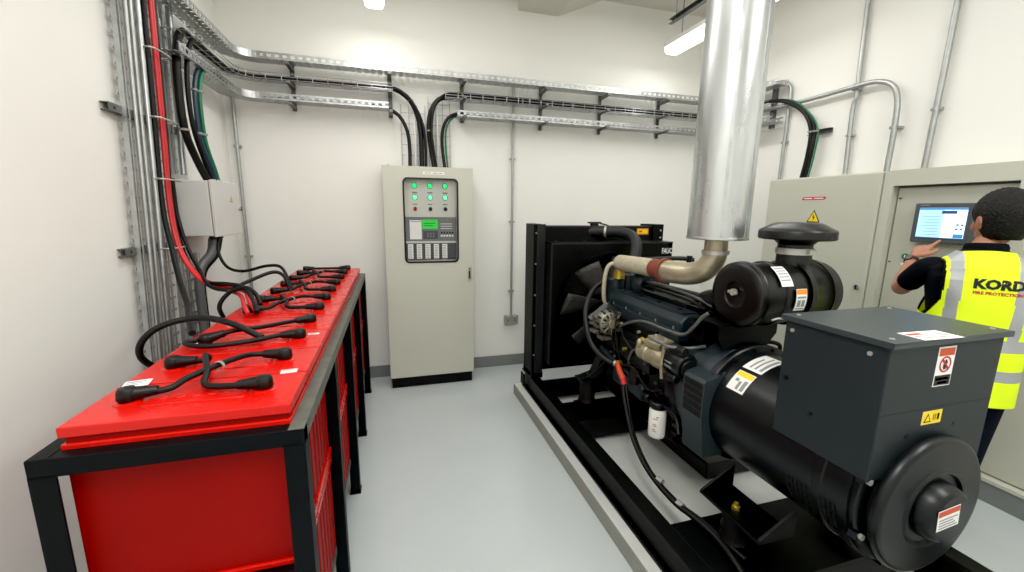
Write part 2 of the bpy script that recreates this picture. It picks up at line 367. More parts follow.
link([(-1.160, 2.824, 3.58), (-1.160, 2.778, 3.00), (-1.160, 2.730, 2.40), (-1.160, 2.698, 2.00), (-1.160, 2.666, 1.60), (-1.12, 2.61, 1.38), (-1.04, 2.46, 1.22), (-.93, 2.24, 1.15), (-.83, 2.0, 1.15), (-.78, 1.88, 1.155), (-.735, 1.78, Z)], 'black trunk cable running down the wall tray to the third left terminal', (0, 0), .0125, 'trunk_cable', 'incoming battery cables')
link([(-1.150, 2.869, 3.58), (-1.150, 2.823, 3.00), (-1.150, 2.775, 2.40), (-1.150, 2.743, 2.00), (-1.150, 2.711, 1.60), (-1.11, 2.66, 1.37), (-1.02, 2.58, 1.24), (-.93, 2.52, 1.185), (-.83, 2.46, 1.165), (-.74, 2.34, 1.16), (-.66, 2.12, 1.15), (-.63, 2.06, Z)], 'left red cable coming down the wall and curving onto the fifth battery', (0, 0), .0095, 'trunk_cable', 'incoming battery cables', 'redcab')
link([(-1.155, 2.904, 3.58), (-1.155, 2.858, 3.00), (-1.155, 2.810, 2.40), (-1.155, 2.778, 2.00), (-1.155, 2.746, 1.60), (-1.12, 2.70, 1.38), (-1.03, 2.61, 1.25), (-.94, 2.54, 1.20), (-.84, 2.49, 1.175), (-.74, 2.40, 1.17), (-.66, 2.19, 1.16), (-.61, 2.10, Z)], 'right red cable coming down the wall beside the first', (0, 0), .0095, 'trunk_cable', 'incoming battery cables', 'redcab')

# ---------------------------------------------------------------- cable trays
def wall_path(pts, rad=.3, n=8):
    """polyline of (x, y) along the walls with rounded corners; returns points and room-side normals"""
    out = []
    for i, p in enumerate(pts):
        p = V((p[0], p[1], 0))
        if i in (0, len(pts)-1): out.append(p); continue
        a = V((*pts[i-1], 0)); b = V((*pts[i+1], 0)); da = (a-p).normalized(); db = (b-p).normalized()
        c = p + (da + db) * rad
        for k in range(n+1):
            w = (k / n) * PI/2
            out.append(c - db * rad * math.cos(w) - da * rad * math.sin(w))
    P = [out[0]]
    for q in out[1:]:
        L = (q - P[-1]).length; k = max(1, int(round(L / .055)))
        s = P[-1].copy()
        for j in range(1, k+1): P.append(s.lerp(q, j / k))
    N = []
    for i in range(len(P)):
        t = (P[min(i+1, len(P)-1)] - P[max(i-1, 0)]).normalized(); N.append(V((t.y, -t.x, 0)))
    return P, N
def sweep(m, P, N, a0, a1, z0, z1, mt):
    vs = []
    for p, n in zip(P, N):
        for a, z in ((a0, z0), (a1, z0), (a1, z1), (a0, z1)): vs.append(p + n * a + V((0, 0, z)))
    k = len(P)
    fs = [(i*4 + j, i*4 + (j+1) % 4, (i+1)*4 + (j+1) % 4, (i+1)*4 + j) for i in range(k-1) for j in range(4)] + [(3,2,1,0), tuple((k-1)*4 + j for j in range(4))]
    m.raw(vs, fs, mt)
def tray(pts, z, w, label, off=.05, rad=.3, h=.05, nm='cable_tray'):
    P, N = wall_path(pts, rad)
    t = thing(nm, label, 'cable tray', P[0] + V((0, 0, z)))
    for a in (off, off + w):
        m = MB(); sweep(m, P, N, a-.0015, a+.0015, z, z+h*.30, 'galv'); sweep(m, P, N, a-.0015, a+.0015, z+h*.72, z+h, 'galv'); [m.bar(P[i] + N[i]*a + V((0, 0, z+h*.5)), P[i].lerp(P[i+1], .45) + N[i]*a + V((0, 0, z+h*.5)), .003, h*.5, 'galv') for i in range(len(P)-1)]; sweep(m, P, N, a-.007 if a > off+.01 else a, a if a > off+.01 else a+.007, z+h-.003, z+h, 'galv'); m.build('side_rail', t)
    m = MB()
    for i in range(len(P)-1):
        p = P[i].lerp(P[i+1], .5); d = (P[i+1]-P[i]).normalized(); n = N[i]
        m.bar(p + n*off + V((0,0,z+.002)), p + n*(off+w) + V((0,0,z+.002)), .034, .003, 'galv')
    for a in (.25, .5, .75): sweep(m, P, N, off+w*a-.012, off+w*a+.012, z, z+.003, 'galv')
    m.build('perforated_base', t)
    return t
def basket(pts, z, w, label, off=.05, rad=.3, h=.045):
    P, N = wall_path(pts, rad)
    t = thing('wire_basket_tray', label, 'cable tray', P[0] + V((0, 0, z)))
    m = MB()
    for a, zz in ((off, h), (off, h/2), (off, 0), (off+w*.33, 0), (off+w*.66, 0), (off+w, 0), (off+w, h/2), (off+w, h)):
        m.tube([p + n*a + V((0, 0, z+zz)) for p, n in zip(P, N)], .0028, 'galv', 6, 1)
    for i in range(0, len(P), 2):
        p, n = P[i], N[i]
        m.tube([p + n*off + V((0,0,z+h)), p + n*off + V((0,0,z)), p + n*(off+w) + V((0,0,z)), p + n*(off+w) + V((0,0,z+h))], .0024, 'galv', 6, 1)
    m.build('wire_mesh', t)
    return t
cornerL = (XL, YB); cornerR = (XR, YB)
tray([(XL, 1.9), cornerL, cornerR, (XR, 3.13)], 2.74, .13, 'topmost galvanised cable tray running round the left, back and right walls')
tray([(XL, 2.86), cornerL, (.02, YB)], 2.445, .13, 'lower galvanised cable tray from the left wall to the alarm cabinet cables')
tray([(.60, YB), cornerR, (XR, 3.14)], 2.425, .13, 'lower galvanised cable tray on the back wall behind the silencer')
basket([(XL, 3.0), cornerL, (.06, YB)], 2.60, .12, 'wire basket tray under the top tray, left of the cabinet drop')
basket([(.50, YB), cornerR, (XR, 3.2)], 2.575, .12, 'wire basket tray under the top tray, right of the cabinet drop')
# cables lying in the basket trays, dropping at their ends
def run(pts, z, offs, label, r, mt, pre=(), post=(), rad=.3, ties=0, grp=None):
    P, N = wall_path(pts, rad); path = [p + n*offs + V((0, 0, z)) for p, n in zip(P, N)][::3] + [P[-1] + N[-1]*offs + V((0, 0, z))]
    path = [V(p) for p in pre] + path + [V(p) for p in post]
    t = thing('power_cable', label, 'cable', path[0], grp); MB().tube(path, r, mt, 10, 3).build('cable', t)
    for k in range(ties):
        i = int((k + .5) / ties * (len(path)-1)); d = (path[i+1] - path[i]).normalized()
        MB().lathe([(r, -.006), (r+.005, -.006), (r+.005, .006), (r, .006)], path[i], d, 'tie', 14, closed=True).build('cable_tie', t)
    return t
# left wall: from the junction box up into the basket, round to the cabinet
run([(XL, 3.35), cornerL, (-.05, YB)], 2.625, .10, 'thick black cable from the junction box round the corner to the alarm cabinet', .021, 'rub',
    pre=[(-1.10, 3.12, 1.775), (-1.12, 3.06, 1.88), (-1.13, 2.96, 2.05), (-1.13, 2.95, 2.3), (-1.13, 2.99, 2.5), (-1.14, 3.12, 2.63)],
    post=[(.08, 3.93, 2.62), (.20, 3.93, 2.54), (.265, 3.93, 2.40), (.285, 3.93, 2.25), (.285, 3.91, 1.965)], ties=5)
run([(XL, 3.4), cornerL, (-.06, YB)], 2.622, .125, 'second black cable beside it in the left basket tray, dropping into the alarm cabinet', .013, 'rub',
    pre=[(-1.09, 3.17, 1.775), (-1.10, 3.10, 1.9), (-1.10, 3.0, 2.08), (-1.10, 2.99, 2.3), (-1.10, 3.05, 2.5), (-1.11, 3.2, 2.62)],
    post=[(.10, 3.91, 2.615), (.215, 3.91, 2.52), (.29, 3.91, 2.38), (.32, 3.91, 2.2), (.32, 3.9, 1.965)], ties=2)
run([(XL, 3.3), cornerL, (-.16, YB)], 2.465, .10, 'black cable in the lower left tray ending at the alarm cabinet top', .016, 'rub',
    pre=[(-1.10, 3.20, 2.47)],
    post=[(-.03, 3.93, 2.47), (.10, 3.93, 2.41), (.17, 3.93, 2.28), (.185, 3.93, 2.12), (.18, 3.9, 1.965)])
run([(3.2, YB), (.66, YB)], 2.605, -.12, 'thick black cable along the right back basket tray to the alarm cabinet', .021, 'rub',
    post=[(.56, 3.94, 2.60), (.45, 3.94, 2.57), (.375, 3.94, 2.46), (.355, 3.94, 2.3), (.375, 3.94, 2.13), (.395, 3.9, 1.965)], ties=6)
run([(3.2, YB), (.66, YB)], 2.625, -.13, 'second black cable resting on top of the right back basket cables', .012, 'rub',
    post=[(.56, 3.9, 2.62), (.47, 3.9, 2.585), (.40, 3.9, 2.48), (.375, 3.9, 2.3), (.39, 3.9, 2.13), (.415, 3.9, 1.965)])
run([(2.6, YB), (.72, YB)], 2.445, -.10, 'black cable leaving the lower right tray into the alarm cabinet', .015, 'rub',
    post=[(.62, 3.93, 2.46), (.53, 3.93, 2.42), (.48, 3.93, 2.32), (.47, 3.93, 2.18), (.49, 3.9, 1.965)])
run([(2.6, YB), (.72, YB)], 2.445, -.07, 'green cable curving from the lower right tray into the alarm cabinet', .009, 'green',
    post=[(.63, 3.95, 2.455), (.555, 3.95, 2.41), (.51, 3.95, 2.32), (.505, 3.95, 2.18), (.52, 3.93, 1.965)])
for x, lb, mt in ((.235, 'pale cable dropping to the cabinet between the first and second black cables', 'whitecab'), (.435, 'pale cable dropping to the cabinet left of the green cable', 'whitecab')):
    o = MB().tube([(x, 3.95, 1.97), (x, 3.955, 2.4), (x-.02, 3.955, 2.6)], .007, mt, 8, 5).build('control_cable', label=lb, cat='cable')
for x0, x1, zt, lb in ((.12, .33, 2.42, 'left vertical wire basket above the alarm cabinet'), (.36, .55, 2.50, 'right vertical wire basket above the alarm cabinet')):
    m = MB()
    for i in range(4): x = x0 + (x1-x0)*i/3; m.tube([(x, 4.0, 1.975), (x, 4.0, zt + .1)], .0028, 'galv', 6, 1)
    k = 0; z = 2.0
    while z < zt + .1:
        m.tube([(x0, 3.95, z), (x0, 4.0, z), (x1, 4.0, z), (x1, 3.95, z)], .0026, 'galv', 6, 1); z += .09
    m.build('wire_basket_tray', label=lb, cat='cable tray')
# blue and green cables: left wall lower tray down into the junction box
for k, (mt, dy, dx, nm) in enumerate((('blue', 0, 0, 'blue black'), ('green', .04, .012, 'green'), ('blue', .075, -.01, 'dark blue'))):
    P = [(-1.10+dx, 3.55+dy, 2.475), (-1.10+dx, 3.28+dy, 2.475), (-1.10+dx, 3.16+dy, 2.43), (-1.10+dx, 3.09+dy, 2.32), (-1.10+dx, 3.07+dy, 2.18), (-1.10+dx, 3.09+dy, 2.0), (-1.09+dx, 3.18+dy*.4, 1.85), (-1.09+dx, 3.22+dy*.4, 1.775)]
    run_t = thing('power_cable', nm + ' cable bending from the lower left tray down to the junction box', 'cable', P[-1])
    MB().tube(P, .013 if k != 1 else .011, mt, 10, 6).build('cable', run_t)
    for z in (2.05, 2.3): MB().lathe([(.013, -.006), (.017, -.006), (.017, .006), (.013, .006)], (-1.10+dx, 3.08+dy, z), (0, 0, 1), 'tie', 12, closed=True).build('cable_tie', run_t)
# vertical galvanised riser on the left wall (three runs)
def vtray(y, w, z0, z1, off, label, lean=0):
    t = thing('vertical_cable_tray', label, 'cable tray', (XL+off, y+w/2, z0))
    def p(yy, z, x=0): return (XL+off+x, yy + lean*(z-1.4), z)
    for yy in (y, y+w):
        MB().bar(p(yy, z0, .02), p(yy, z1, .02), .003, .022, 'galv', up=(1, 0, 0)).bar(p(yy, z0, .042), p(yy, z1, .042), .012, .002, 'galv', up=(1, 0, 0)).build('side_rail', t)
    m = MB(); z = z0 + .02
    while z < z1: m.bar(p(y, z), p(y+w, z), .006, .012, 'galv'); z += .07
    for a in (.3, .7): m.bar(p(y+w*a, z0), p(y+w*a, z1), .008, .004, 'galv', up=(1, 0, 0))
    m.build('perforated_base', t); return t
lean = .08
vtray(2.49, .10, .3, 3.6, .02, 'leftmost galvanised tray rising up the left wall behind the battery rack', lean)
vtray(2.73, .13, .3, 3.6, .02, 'galvanised tray behind the red cables rising up the left wall', lean)
vtray(2.93, .12, 1.80, 3.6, .015, 'short galvanised tray above the grey junction box on the left wall', lean*.9)
def riser(y, r, mt, x, label, z0=.25, z1=3.6, nm='riser_conduit', cat='conduit', l=lean):
    return MB().tube([(XL+x, y + l*(z-1.4), z) for z in (z0, (z0+z1)/2, z1)], r, mt, 10, 2).build(nm, label=label, cat=cat)
riser(2.515, .009, 'zinc', .075, 'thin steel conduit in the leftmost wall tray')
riser(2.56, .009, 'zinc', .075, 'second thin steel conduit in the leftmost wall tray')
riser(2.615, .012, 'galv', .08, 'bright steel conduit between the leftmost tray and the black riser cable')
riser(3.00, .011, 'zinc', .06, 'steel conduit rising above the junction box', z0=1.8)
def strut(p, q, label, s=.035, nm='strut_channel', up=(0, 0, 1)):
    m = MB(); p, q = V(p), V(q); d = (q-p).normalized()
    a = d.cross(V(up)).normalized(); b = a.cross(d)
    m.bar(p + a*s*.45, q + a*s*.45, .003, s, 'strut', up=up); m.bar(p - b*s*.48, q - b*s*.48, s, .003, 'strut', up=up); m.bar(p + b*s*.48, q + b*s*.48, s, .003, 'strut', up=up)
    k = max(2, int((q-p).length/.08))
    for i in range(k): c = p.lerp(q, (i+.5)/k); m.cyl(c + a*s*.44, c + a*(s*.44+.004), .006, 'dark', 8)
    return m.build(nm, label=label, cat='bracket')
strut((XL+.0175, 2.60-.16, 2.06), (XL+.0175, 3.20, 2.06), 'upper dark strut channel holding the riser cables on the left wall')
strut((XL+.0175, 2.40, 1.39), (XL+.0175, 2.82, 1.39), 'lower dark strut channel holding the riser cables on the left wall')
for z, yc in ((2.06, 2.77), (1.39, 2.71), (1.75, 2.74), (2.4, 2.80)):
    MB().tube([(XL+.07, yc-.10, z+.002), (XL+.13, yc-.10, z), (XL+.135, yc+.06, z), (XL+.06, yc+.06, z-.002)], .005, 'steel', 8, 3).build('cable_clamp', label='bright clamp strapping the red riser cables at height %s' % {2.06: 'of the upper strut', 1.39: 'of the lower strut', 1.75: 'between the two struts', 2.4: 'above the upper strut'}[z], cat='clamp')
# supports on the back wall
for x, zb, d in ((-.73, 2.40, 'first from the corner'), (.035, 2.40, 'just left of the cabinet drop'), (.665, 2.40, 'just right of the cabinet drop'), (1.43, 2.38, 'second right of the cabinet drop'), (2.06, 2.38, 'third right of the cabinet drop'), (2.74, 2.38, 'nearest the silencer')):
    strut((x, YB-.0175, zb), (x, YB-.0175, 2.80), 'vertical strut carrying the back wall trays, ' + d)
    for z in (2.73, 2.59, 2.435):
        MB().bar((x, YB-.02, z-.012), (x, YB-.21, z-.012), .03, .018, 'strut').build('tray_bracket', label='bracket arm at strut %s, under %s tray' % (d, {2.73: 'topmost', 2.59: 'middle', 2.435: 'lower'}[z]), cat='bracket')
strut((XR-.0175, 3.28, 2.40), (XR-.0175, 3.28, 2.80), 'vertical strut channel carrying the tray ends on the right wall', up=(0, 1, 0))
strut((XR-.0175, 2.70, 2.29), (XR-.0175, 2.90, 2.29), 'short strut holding the cable bend on the right wall')

# conduits with saddles
def conduit(pts, r, label, clips=(), n=6, wall='back'):
    t = thing('steel_conduit', label, 'conduit', V(pts[0]))
    MB().tube(pts, r, 'zinc', 12, n).build('pipe', t)
    for c in clips:
        c = V(c)
        if wall == 'back': MB().bx(c.x-.028, c.x+.028, c.y-.004, YB, c.z-.008, c.z+.008, 'zinc').lathe([(r, -.009), (r+.004, -.009), (r+.004, .009), (r, .009)], c, (0, 0, 1), 'zinc', 14, closed=True).build('saddle', t)
        else: MB().bx(c.x-.004, XR, c.y-.028, c.y+.028, c.z-.008, c.z+.008, 'zinc').lathe([(r, -.009), (r+.004, -.009), (r+.004, .009), (r, .009)], c, (0, 0, 1), 'zinc', 14, closed=True).build('saddle', t)
    return t
conduit([(1.155, 4.005, .54), (1.155, 4.005, 2.80)], .012, 'thin steel conduit down the back wall to the socket', [(1.155, 4.005, z) for z in (.8, 1.5, 2.1)], n=1)
conduit([(-1.175, 4.0, .12), (-1.175, 4.0, 2.5)], .014, 'steel conduit in the left back corner behind the junction box', [(-1.175, 4.0, z) for z in (1.2, 2.1)], n=1)
XW = XR - .03
conduit([(XW, 2.56, 3.6), (XW, 2.535, 2.62), (XW, 2.53, 2.5), (XW, 2.545, 2.4), (XW, 2.53, 1.90)], .016, 'tall steel conduit on the right wall crossing the bent one', [(XW, 2.54, 2.22)], wall='r')
conduit([(XW-.03, 3.35, 2.57), (XW-.03, 2.9, 2.565), (XW-.03, 2.55, 2.57), (XW-.03, 2.38, 2.565), (XW-.03, 2.27, 2.51), (XW-.03, 2.225, 2.40), (XW-.03, 2.215, 2.2), (XW-.03, 2.22, 1.90)], .018, 'steel conduit running level then bending down over the left panel cabinet', [(XW-.03, 2.22, 2.22)], wall='r')
conduit([(XW, 1.99, 3.6), (XW, 2.0, 2.7), (XW, 2.015, 1.90)], .017, 'tall steel conduit above the right panel cabinet', [(XW, 2.01, 2.3)], wall='r')
conduit([(XW, 3.30, 2.80), (XW, 3.2, 2.79), (XW, 3.13, 2.74), (XW, 3.11, 2.62), (XW, 3.12, 1.90)], .014, 'thin steel conduit beside the far edge of the left panel cabinet', [(XW, 3.12, 2.25)], wall='r')
MB().bx(XW-.02, XW+.02, 2.51, 2.56, 2.545, 2.60, 'zinc').build('conduit_coupling', bevel=.005, label='coupling where two steel conduits cross on the right wall', cat='coupling')
for k, (dy, r, mt, nm) in enumerate(((0, .016, 'rub', 'upper black'), (-.035, .012, 'rub', 'lower black'), (-.06, .007, 'green', 'green'))):
    P = [(3.38, 3.5, 2.62), (3.40, 3.3+dy*.3, 2.635), (3.41, 3.1+dy, 2.59), (3.42, 2.92+dy*.6, 2.47), (3.42, 2.83+dy, 2.31), (3.42, 2.83+dy, 2.1), (3.42, 2.86+dy, 1.90)]
    t = thing('power_cable', nm + ' cable bending down into the left panel cabinet on the right wall', 'cable', P[-1]); MB().tube(P, r, mt, 10, 6).build('cable', t)
    MB().lathe([(r, -.006), (r+.005, -.006), (r+.005, .006), (r, .006)], (3.42, 2.83+dy, 2.29), (0, 0, 1), 'tie', 14, closed=True).build('cable_tie', t)

# socket on the back wall
t = thing('wall_socket', 'small grey metal-clad twin socket low on the back wall', 'socket', (1.155, YB, .46))
MB().bx(1.085, 1.225, YB-.04, YB-.001, .46, .545, 'zinc').build('back_box', t, .004)
MB().bx(1.081, 1.229, YB-.046, YB-.04, .456, .549, 'steel').build('face_plate', t, .003)
for x in (1.12, 1.19):
    m = MB().bx(x-.008, x-.002, YB-.048, YB-.045, .49, .50, 'dark').bx(x+.004, x+.01, YB-.048, YB-.045, .49, .50, 'dark').bx(x-.003, x+.003, YB-.048, YB-.045, .51, .52, 'dark'); m.build('socket_holes', t)
    MB().bx(x-.006, x+.006, YB-.051, YB-.045, .53, .542, 'white').build('switch', t, .001)

# junction box on the left wall
jx0, jx1, jy0, jy1, jz0, jz1 = XL+.03, -1.012, 2.93, 3.36, 1.435, 1.765
t = thing('junction_box', 'light grey steel junction box on the left wall above the battery rack', 'electrical box', (jx0, (jy0+jy1)/2, jz0))
MB().bx(jx0, jx1-.022, jy0, jy1, jz0, jz1, 'boxgrey').build('enclosure', t, .006)
MB().bx(XL+.002, jx0, jy0+.05, jy1-.05, jz0+.03, jz0+.07, 'zinc').bx(XL+.002, jx0, jy0+.05, jy1-.05, jz1-.07, jz1-.03, 'zinc').build('mounting_rail', t)
d = MB().bx(jx1-.018, jx1, jy0-.004, jy1+.004, jz0-.004, jz1+.004, 'boxgrey').build('door', t, .004)
u, v = V((0, 1, 0)), V((0, 0, 1)); o = V((jx1+.001, 3.22, 1.66))
MB().prism([(-.022, -.016), (.022, -.016), (0, .024)], o, u, v, .0006, 'inkb').prism([(-.017, -.013), (.017, -.013), (0, .019)], o+V((.0008, 0, 0)), u, v, .0006, 'yel').prism([(-.003, -.008), (.002, 0), (-.001, 0), (.003, .01), (0, .002), (.003, .002)], o+V((.0016, 0, 0)), u, v, .0006, 'inkb').build('warning_label', d)
MB().cyl((jx1, 3.355, 1.60), (jx1+.012, 3.355, 1.60), .014, 'steel', 16).bx(jx1+.011, jx1+.016, 3.350, 3.360, 1.585, 1.615, 'dark').build('lock', d)
for x, y in ((-1.10, 3.12), (-1.09, 3.17), (-1.08, 3.23), (-1.10, 3.29)):
    MB().cyl((x, y, jz1-.004), (x, y, jz1+.02), .02, 'steel', 8).build('cable_gland', t)
for x, y in ((-1.04-.03, 3.03), (-1.10, 3.10), (-1.09, 3.18)):
    MB().cyl((x, y, jz0-.025), (x, y, jz0+.004), .022, 'blkpl', 8).build('cable_gland', t)
o = MB().tube([(-1.10, 3.10, 1.41), (-1.11, 3.07, 1.32), (-1.16, 3.0, 1.2), (-1.17, 3.0, .9), (-1.17, 3.0, .2)], .026, 'flex', 14, 8).build('flexible_conduit', label='grey flexible conduit from the junction box bottom down behind the rack', cat='conduit')
MB().tube([(-1.09, 3.18, 1.41), (-1.11, 3.14, 1.3), (-1.17, 3.075, 1.18), (-1.18, 3.07, .9), (-1.18, 3.07, .2)], .018, 'rub', 12, 8).build('power_cable', label='black cable beside the grey flexible conduit under the junction box', cat='cable')
vtray(2.93, .20, .15, 1.32, .01, 'lower galvanised tray under the junction box, behind the rack')

# ---------------------------------------------------------------- alarm cabinet
cx0, cx1, cy0, cy1, cz1 = -.055, .705, 3.687, 4.0, 1.968
t = thing('alarm_cabinet', 'tall beige fire alarm cabinet with a glazed window and lit green lamps', 'cabinet', ((cx0+cx1)/2, (cy0+cy1)/2, 0))
MB().bx(cx0+.012, cx1-.012, cy0+.03, cy1, 0, .10, 'blk').build('plinth', t, .003, label='black plinth')
m = MB().bx(cx0, cx0+.02, cy0+.02, cy1, .10, cz1, 'beige').bx(cx1-.02, cx1, cy0+.02, cy1, .10, cz1, 'beige').bx(cx0, cx1, cy1-.02, cy1, .10, cz1, 'beige').bx(cx0, cx1, cy0+.02, cy1, cz1-.02, cz1, 'beige').bx(cx0, cx1, cy0+.02, cy1, .10, .12, 'beige')
m.build('carcass', t)
m = MB(); [m.bx(a, b, cy0+.025, cy0+.03, c, d, 'beige_dk') for a, b, c, d in ((cx0+.003, cx0+.02, .105, cz1-.005), (cx1-.02, cx1-.003, .105, cz1-.005), (cx0+.02, cx1-.02, .105, .12), (cx0+.02, cx1-.02, cz1-.02, cz1-.005))]; m.build('door_gap_shade', t)  # dark ring standing in for the shade in the door gap
# door with rounded window opening: x .105-.565, z 1.265-1.885
def rrect(x0, x1, z0, z1, r, n=6):
    P = []
    for cx, cz, a in ((x1-r, z1-r, 0), (x0+r, z1-r, PI/2), (x0+r, z0+r, PI), (x1-r, z0+r, 1.5*PI)):
        for k in range(n+1): P.append((cx + r*math.cos(a + PI/2*k/n), cz + r*math.sin(a + PI/2*k/n)))
    return P
def ringplate(m, outer, inner, y0, y1, mt):
    n = len(outer); vs = [(x, y0, z) for x, z in outer] + [(x, y0, z) for x, z in inner] + [(x, y1, z) for x, z in outer] + [(x, y1, z) for x, z in inner]
    fs = []
    for i in range(n):
        j = (i+1) % n
        fs += [(i, j, n+j, n+i), (2*n+i, 3*n+i, 3*n+j, 2*n+j), (i, 2*n+i, 2*n+j, j), (n+i, n+j, 3*n+j, 3*n+i)]
    m.raw(vs, fs, mt)
wx0, wx1, wz0, wz1 = .112, .566, 1.157, 1.867
inner = rrect(wx0, wx1, wz0, wz1, .035)
cxm, czm = (wx0+wx1)/2, (wz0+wz1)/2
def outer_for(x0, x1, z0, z1, P):
    out = []
    for x, z in P:
        dx, dz = x - cxm, z - czm
        tx = ((x1 if dx > 0 else x0) - cxm) / dx if abs(dx) > 1e-6 else 1e9
        tz = ((z1 if dz > 0 else z0) - czm) / dz if abs(dz) > 1e-6 else 1e9
        s = min(tx, tz); out.append((cxm + dx*s, czm + dz*s))
    return out
ox0, ox1, oz0, oz1 = cx0+.002, cx1-.002, .106, cz1-.004
m = MB()
# simple door: four slabs around the window's bounding box, plus corner ring
m.bx(ox0, wx0-.02, cy0, cy0+.024, oz0, oz1, 'beige').bx(wx1+.02, ox1, cy0, cy0+.024, oz0, oz1, 'beige').bx(wx0-.02, wx1+.02, cy0, cy0+.024, oz0, wz0-.02, 'beige').bx(wx0-.02, wx1+.02, cy0, cy0+.024, wz1+.02, oz1, 'beige')
ringplate(m, outer_for(wx0-.02, wx1+.02, wz0-.02, wz1+.02, inner), inner, cy0, cy0+.024, 'beige')
door = m.build('door', t)
m = MB(); ringplate(m, rrect(wx0-.008, wx1+.008, wz0-.008, wz1+.008, .042), rrect(wx0+.006, wx1-.006, wz0+.006, wz1-.006, .03), cy0-.005, cy0+.004, 'blkpl'); m.build('window_gasket', door)
MB().bx(wx0, wx1, cy0+.010, cy0+.012, wz0, wz1, 'glass').build('window_pane', door)
MB().bx(wx0-.01, wx1+.01, cy0+.052, cy0+.056, wz0-.01, wz1+.01, 'beige_in').build('mounting_plate', t)
yy = cy0 + .052
_n0 = len(COL.objects)
for i, x in enumerate((.205, .335, .465)):
    MB().cyl((x, yy, 1.838), (x, yy-.006, 1.838), .022, 'blkpl', 20).ell((x, yy-.006, 1.838), (.018, .010, .018), 'led', 16, 8).build('indicator_lamp', t, label='lit green lamp')
    MB().cyl((x, yy, 1.752), (x, yy-.006, 1.752), .022, 'blkpl', 20).ell((x, yy-.006, 1.752), (.018, .010, .018), 'ledc', 16, 8).build('indicator_lamp', t, label='lit pale green lamp')
    MB().bx(x-.022, x+.022, yy-.002, yy, 1.783, 1.792, 'modg').build('lamp_tag', t)
    MB().cyl((x, yy, 1.665), (x, yy-.008, 1.665), .022, 'steel', 20).cyl((x, yy-.008, 1.665), (x, yy-.024, 1.665), .015, 'inkr' if i == 0 else 'blkpl', 16).bx(x-.004, x+.004, yy-.03, yy-.02, 1.65, 1.68, 'blkpl').build('selector_switch', t)
    MB().bx(x-.02, x+.02, yy-.002, yy, 1.697, 1.704, 'modg').build('lamp_tag', t)
pn = MB().bx(wx0+.008, wx1-.008, yy-.012, yy, 1.42, 1.605, 'modg').build('control_module', t, .002)
MB().bx(.155, .255, yy-.015, yy-.012, 1.435, 1.580, 'white').bx(.162, .248, yy-.016, yy-.015, 1.566, 1.572, 'inkg').build('instruction_card', pn)
MB().bx(.262, .396, yy-.015, yy-.012, 1.515, 1.585, 'lcd').bx(.272, .372, yy-.016, yy-.0149, 1.553, 1.559, 'green').bx(.272, .352, yy-.016, yy-.0149, 1.536, 1.542, 'green').build('display', pn, label='lit green display')
m = MB().bx(.268, .395, yy-.015, yy-.012, 1.438, 1.50, 'modd')
for i in range(3):
    for k in range(2): m.bx(.30+i*.025, .317+i*.025, yy-.017, yy-.0149, 1.452+k*.02, 1.464+k*.02, 'modg')
m.build('keypad', pn)
m = MB().bx(.412, .545, yy-.015, yy-.012, 1.445, 1.575, 'modg')
for i in range(5): m.bx(.420+i*.024, .436+i*.024, yy-.017, yy-.0149, 1.478, 1.492, 'inkb').bx(.420+i*.024, .436+i*.024, yy-.017, yy-.0149, 1.455, 1.468, 'white')
for i in range(3): m.bx(.42, .52, yy-.017, yy-.0149, 1.515+i*.018, 1.519+i*.018, 'white')
m.build('zone_panel', pn)
zn = MB().bx(wx0+.008, wx1-.008, yy-.012, yy, 1.275, 1.405, 'modd').bx(wx0+.008, wx1-.008, yy-.013, yy, 1.405, 1.42, 'beige_in').build('zone_module', t, .002)
for i in range(5):
    x = .135 + i*.074
    m = MB().bx(x, x+.045, yy-.015, yy-.012, 1.285, 1.398, 'white')
    for k in range(8): m.bx(x+.006, x+.034, yy-.0158, yy-.0149, 1.292+k*.013, 1.296+k*.013, 'inkg')
    m.build('zone_strip', zn)
for _o in list(COL.objects)[_n0:]:      # spread the fittings over the tall window
    for _v in _o.data.vertices: _v.co.z = 1.867 - (1.888 - _v.co.z) * 1.134
MB().bx(.275, .455, cy0-.0015, cy0, 1.905, 1.925, 'white').bx(.29, .345, cy0-.0022, cy0-.001, 1.912, 1.918, 'inkg').bx(.355, .40, cy0-.0022, cy0-.001, 1.912, 1.918, 'inkg').bx(.408, .44, cy0-.0022, cy0-.001, 1.912, 1.918, 'inkg').build('name_plate', door)
MB().bx(.652, .684, cy0-.006, cy0, .985, 1.11, 'steel').bx(.659, .670, cy0-.018, cy0-.004, 1.0, 1.07, 'blkpl').bx(.664, .673, cy0-.013, cy0-.004, 1.08, 1.096, 'blkpl').bx(.672, .679, cy0-.02, cy0-.004, .995, 1.08, 'steel').build('swing_handle', door, .002, label='chrome swing handle')
MB().cyl((cx0+.05, 3.85, cz1), (cx0+.05, 3.85, cz1+.02), .012, 'steel', 8).build('lifting_eye', t)

